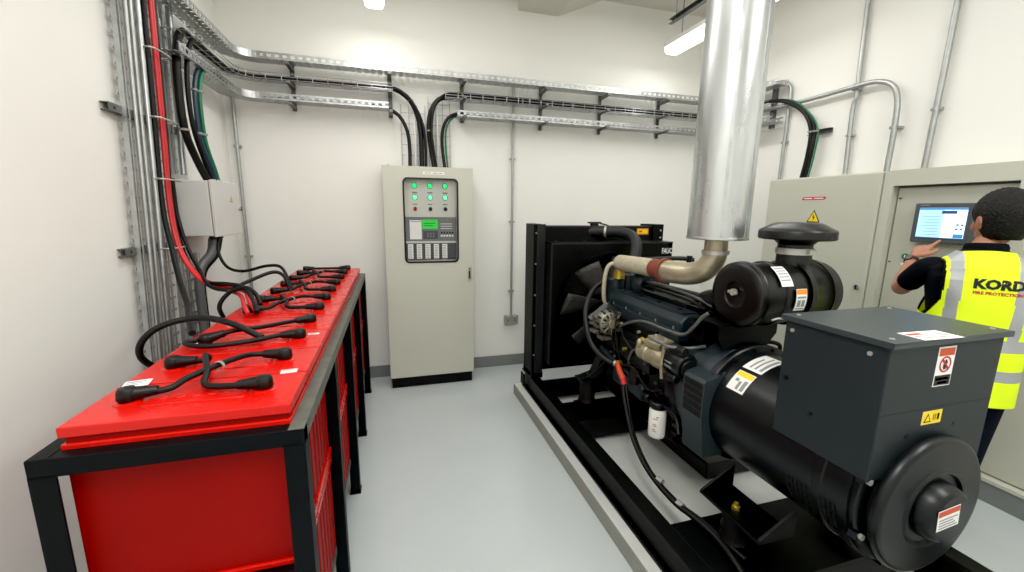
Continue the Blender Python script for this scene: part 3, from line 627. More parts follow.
# ---------------------------------------------------------------- panel cabinets on the right wall
PX = 3.2
t = thing('panel_cabinet', 'plain beige floor cabinet with red label, behind the mushroom air intake', 'cabinet', ((PX+XR)/2, 2.52, 0))
MB().bx(PX+.006, XR-.005, 2.08, 2.965, 0, .12, 'base').build('plinth', t)
MB().bx(PX+.012, XR-.005, 2.073, 2.967, .12, 1.90, 'beige').build('carcass', t, .004)
d = MB().bx(PX, PX+.012, 2.079, 2.962, .13, 1.893, 'beige').build('door', t, .004)
ym, zm = 2.545, 1.732
MB().prism([(-.095, -.012), (.085, -.012), (.097, .0), (.097, .012), (-.083, .012), (-.097, -.004)], (PX-.001, ym, zm), (0, -1, 0), (0, 0, 1), -.001, 'redl').prism([(-.08, -.004), (-.012, -.004), (-.012, .004), (-.076, .004)], (PX-.0025, ym, zm), (0, -1, 0), (0, 0, 1), -.0006, 'white').prism([(.004, -.004), (.078, -.004), (.078, .004), (.004, .004)], (PX-.0025, ym, zm), (0, -1, 0), (0, 0, 1), -.0006, 'white').build('red_name_label', d)
def warn_tri(o, u, v, s, name, parent, bolt=True):
    o, u, v = V(o), V(u).normalized(), V(v).normalized(); w = u.cross(v)
    m = MB().prism([(-s, -s*.8), (s, -s*.8), (0, s)], o, u, v, .0006, 'inkb').prism([(-s*.78, -s*.66), (s*.78, -s*.66), (0, s*.76)], o + w*.0008, u, v, .0005, 'yel')
    m.prism([(-.05*s, -.55*s), (.22*s, .0), (.02*s, -.02*s), (.08*s, .45*s), (-.2*s, -.12*s), (.0, -.1*s)], o + w*.0014, u, v, .0004, 'inkb')
    return m.build(name, parent)
warn_tri((PX-.001, 2.525, 1.59), (0, -1, 0), (0, 0, 1), .055, 'warning_label', d)
MB().cyl((PX, 2.13, 1.1), (PX-.012, 2.13, 1.1), .018, 'steel', 16).bx(PX-.02, PX-.011, 2.126, 2.134, 1.085, 1.115, 'blkpl').build('lock', d)

t = thing('panel_cabinet', 'beige floor cabinet with recessed door and touch screen', 'cabinet', ((PX+XR)/2, 1.2, 0))
MB().bx(PX+.006, XR-.005, .3, 2.063, 0, .12, 'base').build('plinth', t)
MB().bx(PX+.075, XR-.005, .3, 2.065, .12, 1.90, 'beige').build('carcass', t)
m = MB()
for a, b in ((2.01, 2.066), (1.36, 1.42), (.30, .36)): m.bx(PX, PX+.08, a, b, .12, 1.90, 'beige')
for a, b in ((1.42, 2.01), (.36, 1.36)): m.bx(PX, PX+.08, a, b, 1.80, 1.90, 'beige').bx(PX, PX+.08, a, b, .12, .14, 'beige')
m.build('frame', t)
DX = PX + .05
d = MB().bx(DX, DX+.02, 1.427, 2.003, .147, 1.788, 'beige').build('door', t, .004)
MB().bx(DX, DX+.02, .367, 1.353, .147, 1.788, 'beige').build('door', t, .004)
MB().bx(DX+.016, DX+.03, 1.42, 2.01, .142, 1.80, 'beige_dk').build('door_gap_shade', t)  # dark sheet behind the door, gap shade put into its colour
s0, s1, q0, q1 = 1.575, 1.862, 1.445, 1.685
hm = MB().bx(DX-.058, DX+.001, s0, s1, q0, q1, 'scrnbz').build('touch_screen', d, .006, label='grey framed touch screen')
sx = DX - .0585
m = MB().bx(sx-.001, sx, s0+.028, s1-.028, q0+.03, q1-.028, 'scr')
m.bx(sx-.0016, sx, s0+.028, s0+.135, q0+.034, q1-.04, 'scrw').bx(sx-.0016, sx, s0+.028, s1-.028, q1-.040, q1-.029, 'scrb2')
m.bx(sx-.0022, sx, s0+.075, s0+.145, q1-.063, q1-.045, 'scrb').bx(sx-.0022, sx, s0+.03, s0+.075, q0+.036, q0+.058, 'scrb2').bx(sx-.0022, sx, s0+.028, s1-.028, q0+.029, q0+.034, 'scrb')
for a, b in ((.035, .108), (.056, .108), (.037, .083), (.058, .083)): m.bx(sx-.0022, sx, s0+a, s0+a+.012, q0+b, q0+b+.008, 'scrb').bx(sx-.0022, sx, s0+a-.003, s0+a+.015, q0+b+.012, q0+b+.0135, 'modg')
for k in range(7): m.bx(sx-.0018, sx, s0+.150, s0+.235-.012*(k % 3), q0+.05+k*.018, q0+.052+k*.018, 'scrb2')
for k in range(3): m.bx(sx-.0022, sx, s0+.085, s0+.125, q0+.06+k*.022, q0+.062+k*.022, 'modg')
m.build('display', hm, label='lit pale blue display page')
MB().bx(sx-.0008, sx, s1-.075, s1-.03, q1-.016, q1-.011, 'inkg').build('maker_mark', hm)
MB().cyl((DX, 1.895, 1.345), (DX-.008, 1.895, 1.345), .022, 'steel', 20).cyl((DX-.008, 1.895, 1.345), (DX-.018, 1.895, 1.345), .018, 'green', 20).bx(DX-.0195, DX-.0175, 1.892, 1.898, 1.336, 1.354, 'white').build('push_button', d, label='green push button')
MB().bx(DX-.002, DX, 1.87, 1.92, 1.285, 1.30, 'white').build('button_tag', d)
MB().cyl((DX, 1.60, 1.145), (DX-.012, 1.60, 1.145), .02, 'steel', 16).bx(DX-.024, DX-.011, 1.595, 1.605, 1.12, 1.15, 'steel').build('lock', d)
for z in (1.30, 1.72): MB().cyl((DX, 1.985, z), (DX-.006, 1.985, z), .006, 'modd', 10).build('hinge_screw', d)

# ---------------------------------------------------------------- generator set
GX, AZ = 1.63, .71
G = thing('diesel_generator', 'black diesel generator set with radiator, engine and alternator on a skid frame', 'generator', (GX, 1.9, .09))
def P(name, m, parent=G, **k): return m.build(name, parent, **k)
def flat(x, y, z): return V((x, y, z))
# skid
for s in (-1, 1):
    xo, xi = GX + s*.57, GX + s*.49
    a, b = min(xo, xi), max(xo, xi)
    web = (xo - s*.025)
    P('skid_rail', MB().bx(a, b, .32, 3.3, .235, .252, 'blk').bx(a, b, .32, 3.3, .09, .105, 'blk').bx(min(web, web - s*.012), max(web, web - s*.012), .32, 3.3, .10, .24, 'blk'), bevel=.003)
    for y in (.36, 3.26): P('lifting_lug', MB().bx(min(xo, xo+s*.012), max(xo, xo+s*.012), y-.04, y+.04, .12, .22, 'blk').cyl((xo, y, .17), (xo+s*.014, y, .17), .018, 'dark', 14))
for ya, yb, za in ((.60, .70, .12), (1.0, 1.36, .232), (2.30, 2.58, .225), (2.93, 3.0, .19)):
    P('cross_member', MB().bx(GX-.49, GX+.49, ya, yb, za, .250, 'blk').bx(GX-.49, GX+.49, ya, ya+.01, .12, za+.001, 'blk').bx(GX-.49, GX+.49, yb-.01, yb, .12, za+.001, 'blk'), bevel=.002)
P('base_tank', MB().bx(GX+.05, GX+.42, 1.75, 2.25, .10, .20, 'gen2'), bevel=.01)
# mounts
def mount(x, y, z0, z1, r=.055):
    m = MB().bx(x-.075, x+.075, y-.06, y+.06, z0, z0+.01, 'blk')
    h = z1 - z0 - .01
    m.lathe([(0, 0), (r*.95, 0), (r*1.08, h*.12), (r*.88, h*.3), (r*1.02, h*.5), (r*.86, h*.7), (r, h*.9), (r*.9, h), (0, h)], (x, y, z0+.01), (0, 0, 1), 'rub', 24)
    m.cyl((x, y, z1), (x, y, z1+.03), .016, 'gold', 6).cyl((x, y, z1+.03), (x, y, z1+.045), .009, 'gold', 10)
    P('rubber_mount', m)
for s in (-1, 1):
    x = GX + s*.32
    mount(GX+s*.33, 2.52, .25, .44, .06)
    P('engine_foot', MB().prism([(0, 0), (.18, .02), (.22, .16), (.16, .20), (.10, .06), (0, .03)], (GX+s*.40, 2.56, .43), (-s, 0, 0), (0, 0, 1), (.08 if s < 0 else -.08) * 1, 'gen2').bx(GX+s*.33-.07, GX+s*.33+.07, 2.45, 2.59, .44, .452, 'gen2').bar((GX+s*.34, 2.50, .45), (GX+s*.15, 2.46, .62), .04, .05, 'gen2'), bevel=.003)
    mount(GX+s*.31, 1.20, .25, .395, .05)
    m = MB().bx(min(GX+s*.20, GX+s*.37), max(GX+s*.20, GX+s*.37), 1.03, 1.34, .40, .412, 'blk')
    for yg in (1.03, 1.328): 0 or m.prism([(0, 0), (.17, 0), (.165, .012), (0, .11)], (GX+s*.20, yg, .405), (s, 0, 0), (0, 0, 1), .012 if s < 0 else -.012, 'blk')
    P('alternator_foot', m, bevel=.002)
# alternator
P('alternator_barrel', MB().lathe([(0, 0), (.262, 0), (.262, .62), (0, .62)], (GX, .86, AZ), (0, 1, 0), 'gen', 72).lathe([(.262, 0), (.268, .005), (.268, .035), (.262, .04)], (GX, .92, AZ), (0, 1, 0), 'gen', 72))
P('front_flange', MB().lathe([(.20, -.012), (.288, -.012), (.294, -.006), (.294, .02), (.288, .026), (.20, .026)], (GX, 1.47, AZ), (0, 1, 0), 'gen', 72))
m = MB()
for k in range(16):
    w = 2*PI*k/16 + .1; c = V((GX + .277*math.cos(w), 1.458, AZ + .277*math.sin(w))); m.cyl(c, c - V((0, .012, 0)), .008, 'gen2', 6)
P('flange_bolts', m)
P('adaptor_housing', MB().lathe([(.27, 0), (.285, .01), (.285, .14), (.27, .18), (.24, .24), (.15, .26)], (GX, 1.495, AZ), (0, 1, 0), 'louv', 64))
for s in (-1, 1):
    xs = GX + s*.305
    m = MB().prism([(.03, -.20), (.0, .0), (.0, .17), (.012, .185), (.14, .22), (.20, .0), (.14, -.20)], (xs, 1.585, AZ-.03), (-s, 0, 0), (0, 0, 1), (.14 if s < 0 else -.14), 'louv')
    lb = P('louvre_box', m, bevel=.004)
    m = MB()
    for i in range(5):
        for j in range(9):
            m.bx(xs + s*.001 - .0015, xs + s*.001 + .0015, 1.452+j*.0135, 1.462+j*.0135, AZ-.025+i*.033, AZ-.025+i*.033+.027, 'dark')
    m.build('louvre_slots', lb)
m = MB().lathe([(.262, 0), (.272, .0), (.272, .03), (.262, .03)], (GX, .832, AZ), (0, 1, 0), 'gen', 72)
P('rear_frame', MB().lathe([(0, 0), (.25, 0), (.262, .008), (.262, .055), (0, .055)], (GX-.0, .808, AZ), (0, 1, 0), 'gen', 72), bevel=0)
P('rear_flange', m)
for w in (28, 88-20, 118, 160, 205, 250, 300, 345):
    c = V((GX + .256*math.cos(math.radians(w)), .80, AZ + .256*math.sin(math.radians(w))))
    P('flange_bolt', MB().cyl(c + V((0, .03, 0)), c - V((0, .006, 0)), .010, 'steel' if w in (160, 205) else 'gen2', 8).bx(c.x-.016, c.x+.016, c.y+.004, c.y+.03, c.z-.012, c.z+.012, 'gen'))
P('end_cover', MB().lathe([(.20, .055), (.212, .052), (.212, .032), (.234, .031), (.237, .027), (.237, .018), (.233, .006), (.226, .001), (.218, 0), (.142, -.001), (.137, -.002), (.131, -.009), (.123, -.009), (.118, .003), (.112, .004), (0, .004)], (GX-.012, .752, AZ-.014), (0, 1, 0), 'gen', 80))
hub = P('bearing_cover', MB().lathe([(.100, .03), (.096, -.015), (.088, -.040), (.076, -.050), (.0, -.052)], (GX-.012, .752, AZ-.014), (0, 1, 0), 'gen', 56))
def placard(name, parent, o, u, v, w, h, parts, th=.0008):
    """flat label: parts = (x0,x1,y0,y1,material) in label fractions -.5...5"""
    o, u, v = V(o), V(u).normalized(), V(v).normalized(); n = u.cross(v)
    m = MB().prism([(-w/2, -h/2), (w/2, -h/2), (w/2, h/2), (-w/2, h/2)], o, u, v, th, 'white')
    for k, (a, b, c, d_, mt) in enumerate(parts): m.prism([(a*w, c*h), (b*w, c*h), (b*w, d_*h), (a*w, d_*h)], o + n*(th + .0002), u, v, .0003, mt)
    return m, n
lines = lambda y0, y1, k, m='inkg': [(-.42, .42 - .1*(i % 3), y0 + (y1-y0)*i/k, y0 + (y1-y0)*(i+.45)/k, m) for i in range(k)]
m, _ = placard('l', hub, (GX-.040, .6995, AZ-.002), (1, 0, .10), (-.10, 0, 1), .096, .070, [(-.48, .48, .2, .47, 'orred')] + lines(-.42, .12, 4)); m.build('warning_label', hub)
# grille on the near lower flank of the barrel
m = MB()
for i in range(5):
    for j in range(11):
        w = math.radians(180 + 12 + i*8); r = .2645; c = V((GX + r*math.cos(w), .875 + j*.017, AZ + r*math.sin(w)))
        tdir = V((-math.sin(w), 0, math.cos(w))); m.bar(c - tdir*.012, c + tdir*.012, .009, .003, 'dark', up=(math.cos(w), 0, math.sin(w)))
P('cooling_grille', m)
# curved label on barrel top-left
def curved(name, parent, cx, cz, r, y0, y1, a0, a1, mt, n=10, sub=()):
    m = MB()
    def patch(y0, y1, a0, a1, r, mt):
        vs = []; 
        for k in range(n+1):
            w = math.radians(a0 + (a1-a0)*k/n)
            for y in (y0, y1): vs.append((cx + r*math.cos(w), y, cz + r*math.sin(w)))
        m.raw(vs, [(2*k, 2*k+1, 2*k+3, 2*k+2) for k in range(n)], mt, True)
    patch(y0, y1, a0, a1, r, mt)
    for (b0, b1, c0, c1, mm) in sub: patch(y0+(y1-y0)*b0, y0+(y1-y0)*b1, a0+(a1-a0)*c0, a0+(a1-a0)*c1, r+.0006, mm)
    return m.build(name, parent)
curved('warning_label', G, GX, AZ, .2632, 1.315, 1.405, 148, 126, 'white', sub=[(.04, .96, .72, .97, 'yel'), (.1, .3, .1, .6, 'inkg'), (.4, .55, .1, .5, 'inkg'), (.6, .8, .45, .6, 'inkg')])
curved('rating_label', G, GX, AZ, .2632, 1.31, 1.41, 122, 92, 'white', sub=[(.1, .25, .1, .9, 'inkg'), (.4, .5, .1, .9, 'inkg'), (.65, .75, .1, .7, 'inkg')])
# control box
bx0, bx1, by0, by1, bz0, bz1 = 1.371, 1.889, .795, 1.13, .80, 1.247
cb = P('control_box', MB().bx(bx0, bx1, by0, by1, bz0, bz1, 'boxblk'), bevel=.004)
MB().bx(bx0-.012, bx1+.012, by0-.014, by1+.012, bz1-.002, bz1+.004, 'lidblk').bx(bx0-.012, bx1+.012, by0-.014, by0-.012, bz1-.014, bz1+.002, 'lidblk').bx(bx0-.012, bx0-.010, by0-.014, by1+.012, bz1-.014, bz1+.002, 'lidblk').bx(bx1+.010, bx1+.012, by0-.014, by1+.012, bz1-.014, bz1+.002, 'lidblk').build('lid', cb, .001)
m = MB().bx(bx0+.004, bx1-.004, by0-.0006, by0+.001, 1.018, 1.0205, 'dark'); m.build('panel_seam', cb)
for x, y in ((bx0+.03, by0+.02), (bx1-.03, by0+.02), (bx0+.03, by1-.02), (bx1-.03, by1-.02)):
    MB().cyl((x, y, bz1+.003), (x, y, bz1+.007), .007, 'steel', 12).build('screw', cb)
for y, z in ((by0+.05, 1.20), (by1-.03, 1.20), (by1-.03, 1.02), (by0+.20, .93)):
    MB().cyl((bx0+.001, y, z), (bx0-.005, y, z), .007, 'steel' if z > 1.1 else 'gen2', 12).build('screw', cb)
# labels on the near face
m, n = placard('l', cb, (1.618, by0-.0006, 1.155), (1, 0, 0), (0, 0, 1), .078, .128, [(-.44, .44, .27, .46, 'orred'), (-.46, .46, -.475, -.22, 'inkb'), (-.38, .36, -.34, -.28, 'white'), (-.25, .3, -.44, -.38, 'white')])
o = V((1.618, by0-.0022, 1.162)); m.lathe([(.021, 0), (.026, 0), (.026, .0004), (.021, .0004)], o, (0, -1, 0), 'inkr', 28, closed=True)
m.bar(o + V((-.017, -.0006, .017)), o + V((.017, -.0006, -.017)), .0012, .006, 'inkr', up=(.7, 0, .7))
m.prism([(-.006, -.016), (.004, -.016), (.003, -.004), (.009, .004), (.004, .014), (-.003, .016), (-.004, .004), (-.009, -.004)], o + V((0, -.0002, 0)), (1, 0, 0), (0, 0, 1), .0003, 'inkb')
m.build('prohibition_label', cb, label='white and red prohibition label')
m, n = placard('l', cb, (1.607, by0-.0006, .988), (1, 0, 0), (0, 0, 1), .088, .044, [(-.5, .5, -.5, .5, 'yel'), (.05, .1, -.25, .25, 'orred'), (.16, .21, -.25, .25, 'orred'), (.27, .38, -.25, .25, 'orred')])
o = V((1.587, by0-.0022, .986)); m.prism([(-.017, -.013), (.017, -.013), (0, .017)], o, (1, 0, 0), (0, 0, 1), .0003, 'inkb').prism([(-.010, -.009), (.010, -.009), (0, .010)], o + V((0, -.0005, 0)), (1, 0, 0), (0, 0, 1), .0003, 'yel'); m.build('warning_label', cb)
m, n = placard('l', cb, (1.565, .815, bz1+.0045), (1, -.05, 0), (.05, 1, 0), .16, .075, [(-.45, -.1, .1, .3, 'orred'), (.02, .42, .05, .12, 'inkg'), (.02, .42, -.1, -.03, 'inkg'), (-.45, -.1, -.1, -.03, 'inkg'), (-.45, .3, -.3, -.23, 'inkg')]); m.build('instruction_label', cb)
SP = [(1.42, 2.33, .84), (1.40, 2.28, .89), (1.395, 2.14, .955), (1.395, 2.02, .985), (1.395, 1.85, .99), (1.395, 1.70, 1.003), (1.395, 1.63, 1.06), (1.395, 1.58, 1.12), (1.40, 1.55, 1.15)]
# engine
P('engine_block', MB().bx(1.44, 1.86, 1.78, 2.66, .52, .93, 'gen2').bx(1.47, 1.83, 1.84, 2.60, .33, .53, 'gen2').bx(1.44-.02, 1.86, 1.80, 2.0, .56, .80, 'gen2').bx(1.46, 1.84, 2.62, 2.72, .50, .96, 'gen2'), bevel=.012)
P('flywheel_housing', MB().lathe([(0, 0), (.25, 0), (.262, .02), (.262, .07), (.23, .10), (0, .10)], (GX, 1.70, AZ-.03), (0, 1, 0), 'gen2', 48))
P('cylinder_head', MB().bx(1.45, 1.84, 1.80, 2.62, .92, .985, 'teal'), bevel=.006)
vc = P('valve_cover', MB().prism([(-.09, 0), (.09, 0), (.088, .05), (.05, .085), (-.05, .085), (-.088, .05)], (1.55, 1.80, .98), (1, 0, 0), (0, 0, 1), -.80, 'teal'), bevel=.010)
m = MB()
for k in range(4):
    y = 1.93 + k*.19; m.cyl((1.55, y, 1.06), (1.55, y, 1.078), .014, 'gen2', 8)
m.bx(1.50, 1.60, 1.84, 2.5, 1.062, 1.072, 'teal'); m.build('cover_rib', vc)
P('cover_bolts', (lambda m: [m.cyl((1.467, y, .985), (1.467, y, 1.0), .009, 'steel', 6) for y in (1.86, 2.02, 2.18, 2.34, 2.50)] and m)(MB()))
P('intake_manifold', MB().bx(1.68, 1.80, 1.82, 2.55, .98, 1.10, 'gen2').tube([(1.74, 1.85, 1.08), (1.74, 1.70, 1.14), (1.76, 1.60, 1.18)], .055, 'gen2', 16, 4), bevel=.012)
for k in range(4):
    y = 1.90 + k*.19
    P('injector', MB().cyl((1.66, y, .98), (1.66, y, 1.085), .014, 'gen2', 10).cyl((1.66, y, 1.085), (1.66, y, 1.10), .010, 'steel', 8))
    P('fuel_line', MB().tube([(1.66, y, 1.095), (1.63, y-.03, 1.12), (1.60, y-.08, 1.105), (1.645, 1.80+.02*k, 1.085)], .0045, 'strut', 8, 5))
for k, (x, z) in enumerate(((1.60, 1.125), (1.64, 1.14), (1.68, 1.12))):
    P('engine_pipe', MB().tube([(x, 2.5, z), (x, 2.2, z+.008), (x-.01, 1.90, z), (x-.03, 1.75, z-.015)], .010, ('gen2', 'strut', 'gen2')[k], 8, 4))
P('fuel_rail', MB().tube([(1.62, 2.45, 1.15), (1.66, 2.1, 1.15), (1.72, 1.85, 1.14)], .014, 'strut', 10, 4).cyl((1.72, 1.87, 1.13), (1.72, 1.84, 1.15), .02, 'gen2', 10))
P('steel_pipe', MB().tube(SP, .009, 'strut', 10, 6))
P('steel_pipe', MB().tube([(1.50, 2.60, .98), (1.43, 2.50, 1.00), (1.39, 2.42, .95), (1.385, 2.38, .85), (1.39, 2.34, .72), (1.40, 2.3, .60)], .008, 'gen2', 8, 6))
# thermostat housing + gold cap + water pump
P('thermostat_housing', MB().cyl((1.56, 2.66, .98), (1.56, 2.66, 1.14), .065, 'teal', 22, bev=.01).cyl((1.68, 2.68, .98), (1.68, 2.68, 1.17), .07, 'teal', 22, bev=.012).bx(1.50, 1.76, 2.60, 2.74, .95, 1.04, 'teal').tube([(1.68, 2.68, 1.16), (1.70, 2.69, 1.21), (1.72, 2.70, 1.25)], .045, 'teal', 16, 4))
P('turbo_housing', MB().lathe([(.03, -.05), (.075, -.05), (.095, -.03), (.10, 0), (.095, .03), (.075, .05), (.03, .05)], (1.65, 2.42, 1.13), (0, 1, .1), 'teal', 28).cyl((1.65, 2.35, 1.13), (1.65, 2.49, 1.14), .04, 'teal', 18).cyl((1.65, 2.42, 1.15), (1.63, 2.42, 1.24), .045, 'teal', 16))
P('filler_cap', MB().cyl((1.56, 2.62, 1.14), (1.56, 2.62, 1.165), .042, 'gold', 14).cyl((1.56, 2.62, 1.165), (1.56, 2.62, 1.185), .04, 'gold', 8).cyl((1.56, 2.62, 1.185), (1.56, 2.62, 1.20), .032, 'gold', 14))
P('coolant_pipe', MB().tube([(1.60, 2.58, 1.25), (1.53, 2.60, 1.255), (1.47, 2.60, 1.24), (1.445, 2.60, 1.19), (1.435, 2.60, 1.10), (1.44, 2.60, 1.0), (1.47, 2.60, .93), (1.50, 2.60, .88)], .0145, 'wrap', 12, 6))
# charging alternator at the front left
m = MB().lathe([(0, -.07), (.05, -.07), (.075, -.055), (.085, -.02), (.085, .02), (.075, .055), (.05, .07), (0, .07)], (1.365, 2.42, .885), (0, 1, .05), 'alu', 28)
for k in range(12):
    w = 2*PI*k/12; c = V((1.365 + .055*math.cos(w), 2.346, .885 + .055*math.sin(w))); m.bar(c, c + V((0, .02, 0)), .012, .022, 'dark', up=(math.cos(w), 0, math.sin(w))); c = V((1.365 + .079*math.cos(w), 2.37, .885 + .079*math.sin(w))); m.bar(c, c + V((0, .05, 0)), .014, .014, 'dark', up=(math.cos(w), 0, math.sin(w)))
for k in range(8):
    w = 2*PI*k/8; c = V((1.365, 2.345, .885)); m.bar(c + V((.03*math.cos(w), 0, .03*math.sin(w))), c + V((.075*math.cos(w), 0, .075*math.sin(w))), .006, .008, 'alul')
m.cyl((1.365, 2.36, .885), (1.365, 2.33, .885), .028, 'alul', 16).bx(1.41, 1.46, 2.38, 2.46, .90, .95, 'alu').bx(1.32, 1.42, 2.38, 2.46, .765, .79, 'alu').cyl((1.37, 2.50, .87), (1.37, 2.54, .87), .05, 'gen2', 20)
for dz in (.05, .0, -.05): m.bar((1.29, 2.40, .87+dz), (1.285, 2.48, .87+dz), .03, .02, 'alu')
P('charging_alternator', m, bevel=.002)
P('alternator_bracket', MB().bar((1.36, 2.42, 1.0), (1.26, 2.46, .90), .016, .03, 'strut').bar((1.36, 2.42, 1.0), (1.46, 2.46, .94), .016, .03, 'strut'), bevel=.002)
P('fan_belt', MB().tube([(1.37, 2.56, .92), (1.55, 2.70, .98), (1.66, 2.72, .95), (1.68, 2.72, .6), (1.60, 2.72, .50), (1.50, 2.66, .62), (1.35, 2.56, .82), (1.37, 2.56, .92)], .010, 'rub', 8, 4))
P('crank_pulley', MB().lathe([(0, -.03), (.09, -.03), (.10, -.02), (.085, 0), (.10, .02), (.09, .03), (0, .03)], (GX, 2.74, .56), (0, 1, 0), 'gen2', 32))
# starter motor
m = MB().lathe([(0, -.10), (.040, -.10), (.050, -.09), (.052, -.02), (.047, -.015), (.047, .03), (.054, .035), (.054, .09), (.04, .12), (0, .12)], (1.335, 1.845, .85), (0, -1, .04), 'alul', 26)
m.lathe([(0, -.06), (.022, -.06), (.026, -.05), (.026, .05), (.02, .07), (0, .07)], (1.325, 1.83, .915), (0, -1, .04), 'alul', 20)
m.bx(1.315, 1.385, 1.745, 1.875, .935, .955, 'alul').bx(1.33, 1.37, 1.76, 1.86, .90, .94, 'alul').bx(1.30, 1.37, 1.715, 1.73, .80, .94, 'alul').cyl((1.315, 1.90, .915), (1.315, 1.93, .918), .012, 'gold', 8).cyl((1.33, 1.955, .85), (1.33, 1.965, .85), .03, 'alu', 18)
m.ell((1.30, 1.925, .895), (.018, .015, .028), 'alul', 12, 8)
for q in (1.77, 1.85): m.cyl((1.35, q, .955), (1.35, q, .963), .009, 'steel', 6)
P('starter_motor', m, bevel=.002)
P('starter_bracket', MB().tube([(1.29, 1.70, .93), (1.285, 1.705, .86), (1.29, 1.70, .78)], .008, 'alul', 8, 4).tube([(1.285, 1.80, .96), (1.30, 1.68, .955), (1.38, 1.62, .96), (1.45, 1.60, .97)], .008, 'strut', 8, 5))
P('injection_pump', MB().cyl((1.36, 1.735, .875), (1.36, 1.60, .865), .066, 'gen', 20, bev=.012).cyl((1.36, 1.60, .865), (1.36, 1.585, .864), .045, 'gen2', 16).cyl((1.34, 1.70, .94), (1.34, 1.60, .94), .028, 'gen', 14, bev=.006).cyl((1.32, 1.69, .80), (1.32, 1.62, .80), .025, 'gen', 14, bev=.006).bx(1.295, 1.325, 1.64, 1.70, .85, .885, 'modg'), bevel=.003)
P('timing_plate', MB().bx(1.375, 1.40, 2.05, 2.50, .60, .635, 'teal').bar((1.385, 2.5, .68), (1.385, 2.12, .60), .02, .03, 'teal').bx(1.37, 1.41, 1.92, 2.06, .70, .78, 'gen'), bevel=.004)
for q in ((1.375, 2.12, .70), (1.375, 2.02, .66), (1.38, 1.97, .60), (1.38, 2.3, .68), (1.37, 1.95, .76)): P('hex_bolt', MB().cyl(q, (q[0]-.012, q[1], q[2]), .009, 'strut', 6))
P('brass_fitting', MB().cyl((1.375, 2.17, .775), (1.35, 2.17, .775), .010, 'gold', 8))
P('hose_clamp', MB().lathe([(.017, -.006), (.020, -.006), (.020, .006), (.017, .006)], (1.35, 2.25, .652), (.6, -.7, 0), 'steel', 18, closed=True))
# oil filter
of = P('oil_filter', MB().lathe([(0, 0), (.034, 0), (.042, .006), (.045, .016), (.045, .155), (.040, .165), (0, .165)], (1.35, 1.785, .405), (.0, .0, 1), 'filterw', 32), label='white oil filter canister')
MB().cyl((1.35, 1.785, .57), (1.35, 1.785, .61), .045, 'gen2', 20, bev=.006).bar((1.35, 1.785, .595), (1.47, 1.82, .61), .05, .05, 'gen2').build('filter_head', of)
m = MB()
for k, (z, l, mt) in enumerate(((.500, 30, 'inkr'), (.512, 16, 'inkb'), (.47, 22, 'inkg'), (.46, 26, 'inkg'), (.44, 18, 'inkr'), (.43, 26, 'inkg'))):
    a0 = 205; vs = []
    for q in range(6):
        w = math.radians(a0 + l*q/5 + (20 if k == 1 else 0))
        for dz in (0, .005): vs.append((1.35 + .0456*math.cos(w), 1.785 + .0456*math.sin(w), z+.02+dz))
    m.raw(vs, [(2*q, 2*q+1, 2*q+3, 2*q+2) for q in range(5)], mt)
m.build('printed_marks', of)
P('fuel_filter', MB().cyl((1.39, 2.08, .58), (1.39, 2.08, .74), .035, 'gen2', 18, bev=.006).cyl((1.39, 2.08, .74), (1.39, 2.08, .77), .04, 'gen2', 18))
P('side_cover', MB().bx(1.425, 1.445, 1.95, 2.45, .64, .86, 'gen2').bx(1.41, 1.43, 2.05, 2.38, .68, .82, 'gen2'), bevel=.006)
P('oil_cooler', MB().bx(1.39, 1.45, 2.0, 2.34, .50, .60, 'teal').cyl((1.40, 1.98, .55), (1.40, 1.93, .55), .03, 'gen2', 14), bevel=.01)
m = MB()
for y, z in ((2.41, .67), (2.41, .83), (2.02, .67), (2.02, .83), (2.2, .60), (1.9, .66), (1.9, .76), (2.30, .90), (2.1, .90), (1.95, .90)): m.cyl((1.415, y, z), (1.40, y, z), .010, 'alul' if z > .8 else 'strut', 6)
P('block_bolts', m)
for pts, r, mt in (([(1.41, 2.35, .80), (1.36, 2.28, .74), (1.37, 2.15, .76), (1.40, 2.0, .86), (1.42, 1.93, .95)], .007, 'rub'), ([(1.40, 2.28, .88), (1.36, 2.18, .84), (1.35, 2.02, .80), (1.37, 1.94, .88)], .006, 'gen2'), ([(1.40, 2.30, .62), (1.35, 2.2, .66), (1.35, 2.05, .70), (1.37, 1.92, .62), (1.38, 1.80, .66)], .008, 'rub'), ([(1.42, 2.45, 1.0), (1.385, 2.33, .97), (1.37, 2.3, .86), (1.375, 2.26, .72), (1.38, 2.2, .62)], .006, 'rub'), ([(1.40, 1.9, .62), (1.36, 1.78, .60), (1.36, 1.66, .58), (1.34, 1.60, .52)], .010, 'rub'), ([(1.41, 2.12, .74), (1.35, 2.1, .72), (1.35, 2.06, .80), (1.36, 1.95, .84)], .007, 'strut')):
    P('engine_hose', MB().tube(pts, r, mt, 8, 6))
for k in range(4): P('casting_rib', MB().bx(1.37, 1.42, 1.655+.0*k, 1.69, .56-.045*k, .575-.045*k, 'gen2').bar((1.38, 1.67, .568-.045*k), (1.46, 1.72, .568-.045*k), .02, .012, 'gen2'))
P('coolant_hose', MB().tube([(1.50, 2.72, 1.10), (1.40, 2.66, 1.075), (1.31, 2.58, 1.02), (1.25, 2.5, .93), (1.235, 2.44, .84), (1.245, 2.39, .755), (1.28, 2.32, .69), (1.33, 2.27, .655), (1.365, 2.235, .65)], .017, 'hose', 14, 7))
